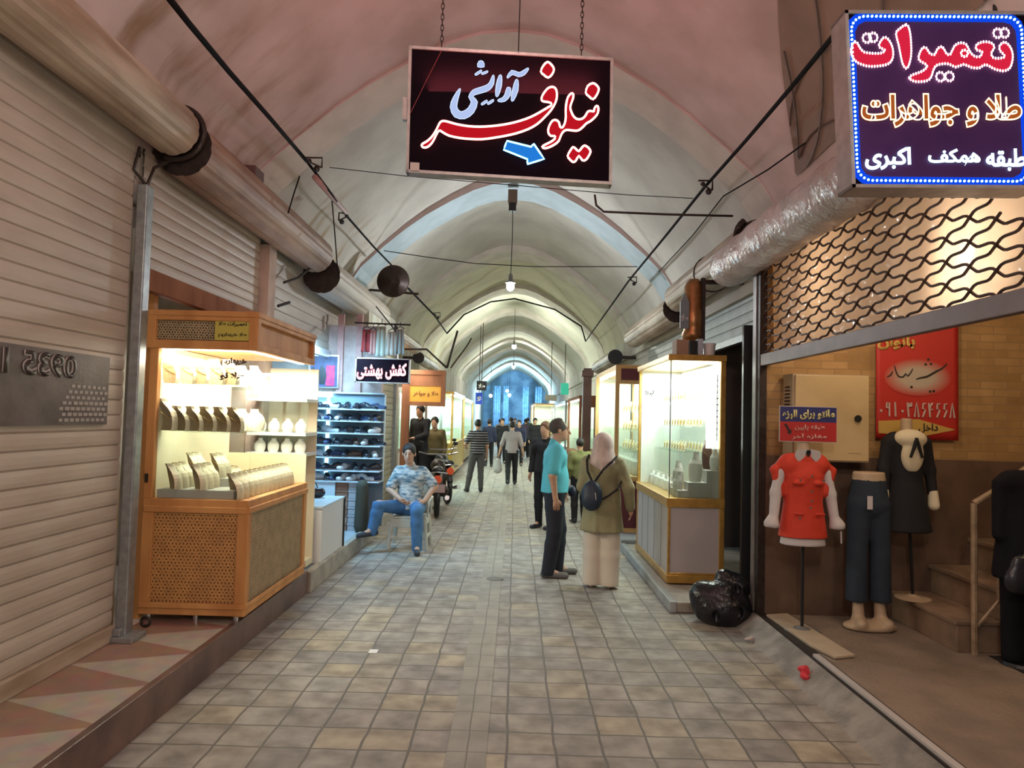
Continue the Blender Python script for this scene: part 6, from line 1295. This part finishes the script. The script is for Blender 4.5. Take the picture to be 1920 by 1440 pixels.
cable('black cable running from the first bracket to the horn speaker', [(575, 302, 6.4), (615, 355, 7.0), (650, 405, 8.0), (700, 462, 9.6), (735, 498, 10.6)], .013)
cable('thin black cable beyond the horn speaker along the vault', [(765, 540, 10.8), (815, 592, 14), (838, 625, 18)], .016)
cable('rose-coloured conduit fixed below the first cable bracket', [(590, 332, 6.6), (648, 398, 7.9)], .028, mat('rose_conduit', (.45, .28, .27), .6), 'conduit')
cable('thick black cable slung under the vault on the grille side', [(1590, 35, 3.3), (1562, 68, 3.6), (1480, 168, 4.4), (1400, 262, 5.4), (1322, 350, 6.6), (1250, 440, 8.4), (1180, 525, 10.8), (1128, 598, 15), (1098, 640, 20)], .016)
cable('thin black wire sagging beside the grille-side cable', [(1510, 268, 5.0), (1440, 318, 5.5), (1356, 368, 6.2), (1300, 440, 7.2), (1235, 510, 8.6)], .006)
cable('thin wire crossing the vault under the neon sign', [(610, 313, 7.5), (760, 330, 7.5), (960, 347, 7.5), (1170, 365, 7.5), (1300, 372, 7.5)], .004)
cable('thin wire crossing the vault in front of the nearest bulb', [(720, 470, 10.5), (800, 482, 10.5), (890, 494, 10.5), (1000, 500, 10.5), (1195, 500, 10.5)], .006)
cable('dark pipe with upturned end crossing toward the wrapped roll', [(1115, 365, 6.3), (1118, 385, 6.3), (1132, 397, 6.3), (1250, 402, 6.3), (1374, 405, 6.3)], .010, M_dark, 'pipe')
cable('slanting wire hanging down the wall below the first bracket', [(562, 330, 6.3), (552, 360, 6.3), (540, 400, 6.3)], .006)
cable('thin upright wire on the plaster near the horn speaker', [(622, 372, 7.4), (628, 440, 7.4), (634, 520, 7.4)], .006)
cable('dark bent pipe behind the horn speaker', [(745, 655, 14), (800, 655, 14), (838, 690, 14)], .02, M_dark, 'pipe')
cable('dark rod rising from the far shutter roll toward the vault', [(838, 690, 14), (858, 620, 14)], .022, M_dark, 'rod')
cable('thinner rod beside it rising toward the vault', [(845, 690, 15), (876, 648, 15), (884, 634, 15)], .014, M_dark, 'rod')
cable('black wire strung along the far arch edge', [(838, 625, 18), (870, 590, 19), (920, 566, 19.3), (965, 560, 19.3), (1040, 580, 19.3), (1090, 612, 19.3), (1098, 640, 20)], .02)
def bracket(label, px, py, y, sx=1):
    a = at(px, py, Y=y); t = thing('cable_bracket', label, 'bracket', tuple(a))
    MB().tube([a+Vector((-.04, 0, .03)), a+Vector((.10*sx, .05, .05)), a+Vector((.10*sx, .05, -.04))], .009, 5).tube([a+Vector((-.02*sx, 0, 0)), a+Vector((.10*sx, .05, -.04))], .008, 5).build('arm', M_dark, t)
    MB().ball(a+Vector((.06*sx, .03, -.06)), .03, 8).ball(a, .022, 8).build('insulator', M_black, t)
bracket('dark bracket with insulators where the shutter-side cable meets the first arch', 580, 302, 6.35)
bracket('dark bracket with insulators where the grille-side cable meets the first arch', 1318, 345, 6.5)
bracket('small bracket on the second arch, grille side', 1182, 524, 10.7)
bracket('small insulator where the conduit ends on the shutter side', 650, 405, 8.0, -1)
bracket('small bracket on the vault beyond the horn speaker', 815, 590, 14)
a = at(737, 527, Y=10.4); t = thing('horn_speaker', 'round dark metal horn speaker hanging on the cable', 'speaker', tuple(a))
MB().lathe([(.235, 0), (.24, .012), (.21, .05), (.14, .12), (.07, .18), (.05, .28)], tuple(a), 28, axis='Y').lathe([(.225, -.004), (.15, .03), (.05, .07), (.01, .08)][::-1], tuple(a), 28, mi=1, axis='Y').build('horn', [mat('dark_bronze', (.09, .06, .05), .4, .5), mat('horn_inside', (.07, .042, .035), .45, .4)], t, smooth=True)
MB().tube([a+Vector((-.36, .1, -.12)), a+Vector((.36, .12, -.16))], .018, 6).tube([a+Vector((-.36, .1, -.12)), a+Vector((-.38, .1, -.24))], .03, 6).build('yoke', M_dark, t)
MB().tube([a+Vector((-.38, .1, -.22)), a+Vector((.10, .1, -.78))], .010, 5).build('stay_wire', M_dark, t)
a = at(458, 332, X=-2.42); tag(MB().box(-2.5, -2.28, a.y-.12, a.y+.1, a.z-.10, a.z+.07).build('wall_box', mat('maroon_box', (.12, .06, .055), .6), bevel=.01), 'small maroon junction box fixed above the second rolled shutter', 'junction box')
# ---------------------------------------------------------------- shops further down the street
def far_case(label, x0, x1, y0, y1, zb, zc, zt, frame, panel, glow, power, col, header=None, n=5, zshelf=True):
    """lit glass shop front: frame, base, glass on the street side and the near side, shelves, lamp"""
    c = thing('lit_showcase', label, 'showcase', ((x0+x1)/2, (y0+y1)/2, zb)); sx = x1 if x0 < 0 else x0; wl_ = x0 if x0 < 0 else x1; d = -1 if x0 < 0 else 1
    b = MB(); b.box(x0, x1, y0, y1, zb, zb+.06); b.box(x0, x1, y0, y1, zc-.06, zc); b.box(x0, x1, y0, y1, zt-.06, zt); ph = .26 if header else .06
    if header: b.box(x0, x1, y0, y0+.05, zt-ph, zt)
    for yy in (y0, y1-.05):
        b.box(sx, sx+d*.05, yy, yy+.05, zb, zt); b.box(wl_, wl_-d*.05, yy, yy+.05, zb, zt)
    b.build('frame', frame, c)
    MB().box(sx+d*.01, wl_-d*.02, y0+.01, y1-.02, zb+.06, zc-.06).build('base_panel', panel, c)
    if header: MB().box(x0+.07, x1-.07, y0-.008, y0, zt-ph+.05, zt-.05).build('header_panel', header, c)
    MB().box(sx+d*.004, sx+d*.010, y0+.05, y1-.05, zc, zt-.06).box(x0+.05, x1-.05, y0+.004, y0+.010, zc, zt-ph).build('glass_pane', M_glassg, c)
    MB().box(wl_-d*.03, wl_-d*.01, y0, y1, zc, zt-.06).box(x0+.02, x1-.08, y1-.04, y1-.02, zc, zt-.06).build('back_panel', mat('shop_back', (.72, .72, .66), .5), c)
    MB().box(sx+d*.05, sx+d*.09, y0+.1, y1-.1, zt-.10, zt-.065).build('light_strip', emis('shop_glow', col, glow), c)
    if zshelf:
        for k in range(1, 4): z = zc+(zt-ph-zc)*k/4; MB().box(sx+d*.14, wl_-d*.04, y0+.2, y1-.06, z, z+.01).build('glass_shelf', M_shelfglass, c)
    lamp('shop_or_fill_light', 'AREA', ((x0+x1)/2, (y0+y1)/2, zt-.12), power, col, abs(x1-x0)*.7, (0, 0, 0), (y1-y0)*.8)
    return c
WARM, COOL, GRN = (1.0, .93, .80), (.90, .97, 1.0), (.90, 1.0, .90)
M_maroon = mat('maroon_panel', (.10, .012, .02), .45); M_yw = mat('yellow_wood', (.55, .33, .12), .45); M_goldp = mat('gold_panel', (.50, .34, .07), .35, .3, var=.2, vscale=8)
far_case('orange-framed showcase with maroon panels beyond the gold-trimmed one', 1.38, 2.05, 9.95, 12.4, .14, .90, 2.44, M_yw, M_maroon, 8, 60, WARM, M_maroon)
far_case('dark wood showcase with warm lit goods beyond the brown pillar', 1.42, 2.2, 16.0, 19.5, .15, .88, 2.2, M_wood2, M_wood2, 8, 90, WARM, M_wood2)
far_case('far white-lit showcase on the grille side, near the crowd', 1.45, 2.2, 21, 27, .15, .85, 2.2, M_galv, M_white, 8, 150, WARM)
small('street_pillar', 'brown square pillar between two lit showcases on the grille side', 'pillar', MB().box(1.30, 1.46, 13.9, 14.1, 0, 2.66).box(1.27, 1.49, 13.87, 14.13, 2.5, 2.62), mat('brown_pillar', (.14, .075, .05), .5, var=.3, vscale=5))
far_case('green-lit glass showcase behind the parked motorcycles', -2.5, -1.86, 15.2, 18.4, .15, .95, 2.25, M_silver, M_white, 8, 110, GRN)
far_case('white-lit shop window with gold counter on the shutter side', -2.5, -1.62, 18.8, 23.0, .15, .95, 2.3, M_gold, M_goldp, 8, 160, COOL)
far_case('farther white-lit shop window on the shutter side', -2.5, -1.75, 24, 30, .15, .9, 2.3, M_gold, M_goldp, 8, 180, COOL)
far_case('far cream-lit shop front beside the blue hall', .9, 2.2, 36, 42, .15, .9, 2.4, M_yw, M_white, 9, 260, WARM)
c = thing('shop_doorway', 'orange wood doorway with amber sign on the shutter side', 'doorway', (-2.2, 12.8, .15))
MB().box(-2.22, -2.07, 14.0, 14.15, .15, 2.55).box(-1.46, -1.38, 14.0, 14.12, 1.85, 2.55).box(-2.22, -1.38, 14.0, 14.15, 2.46, 2.55).box(-2.22, -1.38, 14.0, 14.12, 1.85, 1.93).box(-2.07, -1.46, 14.02, 14.08, 2.24, 2.46).build('frame', M_wood2, c)
MB().box(-2.07, -1.46, 14.03, 14.06, 1.93, 2.24).build('amber_sign', mat('amber_panel', (.58, .30, .05), .4, emit=(.6, .28, .03), es=.25), c)
text_obj('amber_lettering', 'طلا و جواهر', (-2.0, 14.025, 2.03), (1, 0, 0), (0, 0, 1), .48, .12, mat('brown_letters', (.2, .06, .02), .5), c, bold=.02)
MB().box(-2.52, -2.50, 12.9, 15.1, .15, 2.6).build('lit_wall', mat('lit_shop_wall', (.7, .62, .48), .6), c); MB().box(-2.50, -2.48, 13.0, 15, 1.0, 2.1).build('wall_display', mat('display_mix', (.6, .5, .3), .4, var=.6, vscale=14), c)
lamp('shop_or_fill_light', 'AREA', (-2.1, 14, 2.7), 45, WARM, .5, (0, 0, 0), 1.5)
s = thing('roller_shutter', 'closed olive-beige shutter behind the seated person', 'shutter', (-2.1, 11.4, .15))
slats(10.3, 12.4, .15, 2.75, -2.12, .10).build('curtain', mat('olive_beige', (.36, .32, .22), .5, var=.25, vscale=4), s); MB().box(-2.16, -2.06, 12.4, 12.5, .15, 2.8).build('side_guide', M_galv, s)
struct(MB().box(-2.6, -2.13, 10.25, 12.5, 2.75, 3.3).box(-2.6, -2.15, 10.2, 12.5, .15, 2.75).build('wall_pier', M_plaster[3]))
for (x, y, z, r_, lb) in ((-2.2, 13.3, 3.12, .14, 'far rolled shutter over the doorway on the shutter side'), (-2.2, 17, 2.95, .13, 'far rolled shutter over the green-lit showcase'), (2.0, 15.5, 2.95, .15, 'far rolled shutter with dark end over the brown pillar')):
    s = thing('roller_shutter', lb, 'shutter', (x, y, z)); MB().box(x, 2.7*(1 if x > 0 else -1), y-.9, y-.8, z-.03, z+.03).build('bracket', M_dark, s); roll(y-.9, y+2.2, x, z, r_).build('roll', [M_tan, M_dark], s); MB().lathe([(.02, 0), (r_*1.02, 0), (r_*1.02, .02), (.02, .02)], (x, y-.93, z), 16, axis='Y').build('end_plate', M_black, s)
# far hanging signs
def flat_sign(label, px0, py0, px1, py1, y, mm, name='shop_sign', word=None, wm=None):
    a, b_ = at(px0, py0, Y=y), at(px1, py1, Y=y); t = thing(name, label, 'sign', tuple(a))
    MB().box(a.x, b_.x, y, y+.08, b_.z, a.z).build('board', mm, t); MB().box((a.x+b_.x)/2-.012, (a.x+b_.x)/2+.012, y+.02, y+.05, a.z, zprof((a.x+b_.x)/2-XC)+.2).build('hanger', M_dark, t)
    if word: sign_text('lettering', word, px0+(px1-px0)*.15, py0+(py1-py0)*.3, px1-(px1-px0)*.15, py0+(py1-py0)*.75, wm, y, t, Vector((0, -1, 0)), lift=.01, bold=.03)
flat_sign('small black sign with white lettering hanging far on the shutter side', 894, 714, 912, 732, 24, M_black, word='طلا', wm=M_white)
flat_sign('small blue sign with white mark under the far black sign', 892, 736, 904, 758, 24.3, mat('blue_signboard', (.02, .05, .3), .4, emit=(.02, .08, .6), es=.5), word='و', wm=M_white)
flat_sign('small green glowing sign far on the grille side', 1052, 718, 1066, 740, 26, mat('green_signboard', (.02, .25, .15), .4, emit=(.05, .6, .4), es=.5))
flat_sign('pale house-shaped sign board far on the grille side', 1022, 740, 1044, 752, 28, mat('pale_signboard', (.5, .45, .38), .6))
# goods in the far showcases
fj2 = [True]; pj2 = make_bust('necklace_bust', '', 'bust', [M_whitev, M_backtan], 0.07, 0.16, 0.1, 1.1, neck=False)
for i in range(8): put(pj2, fj2, (1.50, 10.2+i*.25, .905), radians(-80), f'white bust in the front row of the orange-framed showcase, {ORD[i]} from the near end', 'busts in the orange-framed showcase', 1.5)
for i in range(8): put(pj2, fj2, (1.75, 10.3+i*.25, .905), radians(-70), f'white bust in the rear row of the orange-framed showcase, {ORD[i]} from the near end', 'rear busts in the orange-framed showcase', 1.9)
for k in range(3):
    for i in range(7): put(pj, fj, (1.80, 10.3+i*.28, .905+.30*(k+1)), radians(-90), f"jewellery card on the {('lower', 'middle', 'upper')[k]} shelf of the orange-framed showcase, {ORD[i]} from the near end", f"cards, {('lower', 'middle', 'upper')[k]} shelf, orange-framed showcase", 1.6)
for i in range(7): put(pj2, fj2, (-2.05, 15.6+i*.4, .955), radians(80), f'white bust in the green-lit showcase, {ORD[i]} from the near end', 'busts in the green-lit showcase', 1.5)
for i in range(7): put(pj2, fj2, (-2.0, 19.2+i*.5, .955), radians(80), f'white bust in the shop window with gold counter, {ORD[i]} from the near end', 'busts in the gold-counter window', 1.6)
for i in range(6): put(pj2, fj2, (1.62, 16.4+i*.5, .885), radians(-80), f'white bust in the dark wood showcase, {ORD[i]} from the near end', 'busts in the dark wood showcase', 1.5)
# blue hall at the far end: draped blue-lit hangings and columns
for i, (x, w_) in enumerate(((-1.6, .5), (-.9, .4), (.5, .45), (1.4, .5))):
    tag(MB().grid(lambda u, v: (x+w_*u, 52+.06*sin(u*20), .0+3.9*v), 12, 2).build('hanging_cloth', mat('blue_drape', (.12, .25, .42), .7, var=.4, vscale=5), smooth=True, solid=.02), f"blue drape at the far end of the street, {ORD[i]} from the shutter side", 'drape')
# ---------------------------------------------------------------- motorcycles by the kerb
def motorbike(label, loc, rz, tank, plate=True):
    t = thing('motorcycle', label, 'motorcycle', loc, rz); TB = lambda *a, **k: MB().tube(*a, **k)
    for y, nm in ((0, 'rear_wheel'), (1.25, 'front_wheel')):
        w_ = MB().tube([(0, y+.25*cos(a), .30+.25*sin(a)) for a in np.linspace(0, 2*pi, 25)[:-1]], .05, 8, closed=True).build(nm, M_black, t, smooth=True, local=True)
        m = MB().lathe([(.05, -.06), (.05, .06)], (0, y, .30), 10, axis='X')
        for k in range(8): m.tube([(0, y, .30), (0, y+.22*cos(k*pi/4), .30+.22*sin(k*pi/4))], .006, 4)
        m.build('hub', M_silver, w_, local=True)
    MB().tube([(0, 1.25, .30), (0, 1.05, .85)], .022, 6).tube([(.07, 1.25, .30), (.07, 1.05, .80)], .016, 6).tube([(-.07, 1.25, .30), (-.07, 1.05, .80)], .016, 6).tube([(0, .0, .32), (0, .45, .38), (0, .95, .75)], .025, 6).tube([(0, .1, .70), (0, .95, .78)], .022, 6).build('frame', M_silver, t, local=True)
    sdfobj('fuel_tank', Sdf(.03).ell((0, .72, .80), (.13, .24, .12)), .02, tank, t)
    sdfobj('seat', Sdf(.03).cap((0, -.10, .78), (0, .45, .76), .10, .09, (1, 1, 1.6)), .02, M_black, t)
    sdfobj('engine', Sdf(.02).cap((-.10, .55, .38), (.10, .55, .38), .10).cap((0, .50, .40), (0, .62, .60), .09), .02, M_dark, t)
    sdfobj('rear_mudguard', Sdf(.02).cap((0, -.22, .45), (0, -.12, .62), .06).cap((0, -.12, .62), (0, .10, .68), .07), .018, tank, t)
    MB().tube([(-.34, .92, 1.02), (-.18, 1.0, .98), (.18, 1.0, .98), (.34, .92, 1.02)], .014, 6).build('handlebar', M_silver, t, local=True)
    for q in (-1, 1): MB().tube([(q*.22, .97, 1.0), (q*.30, .98, 1.16)], .006, 4).ball((q*.30, .98, 1.18), .05, 8, sc=(1, .3, .7)).build('mirror', M_black, t, local=True)
    MB().tube([(.14, .5, .30), (.15, .1, .30), (.16, -.30, .36)], [.02, .035, .04], 8).build('exhaust', M_silver, t, local=True)
    MB().tube([(-.14, .05, .70), (-.15, -.20, .74), (0, -.26, .76), (.15, -.20, .74), (.14, .05, .70)], .012, 6).build('grab_rail', M_silver, t, local=True)
    MB().lathe([(.07, 0), (.06, -.03)][::-1], (0, -.24, .64), 14, axis='Y').build('tail_light', mat('red_lens', (.45, .06, .02), .3, emit=(.5, .05, .01), es=.3), t, local=True)
    if plate: MB().box(-.12, .12, -.33, -.32, .44, .57).build('number_plate', mat('plate_pink', (.42, .28, .28), .5), t, local=True)
    return t
g1 = at(817, 975, Z=0)
motorbike('parked motorcycle with red tail light and number plate facing the camera', (g1.x-.02, g1.y+.28, 0), radians(6), M_dark)
motorbike('dark motorcycle parked beyond the first one', (g1.x-.02, g1.y+2.1, 0), radians(16), M_black, False)
tag(MB().box(-1.72, -1.50, 13.0, 13.3, 0, .42).build('crate', mat('grey_crate', (.28, .28, .25), .7, var=.3, vscale=8)), 'small grey crate standing behind the parked motorcycle', 'crate')
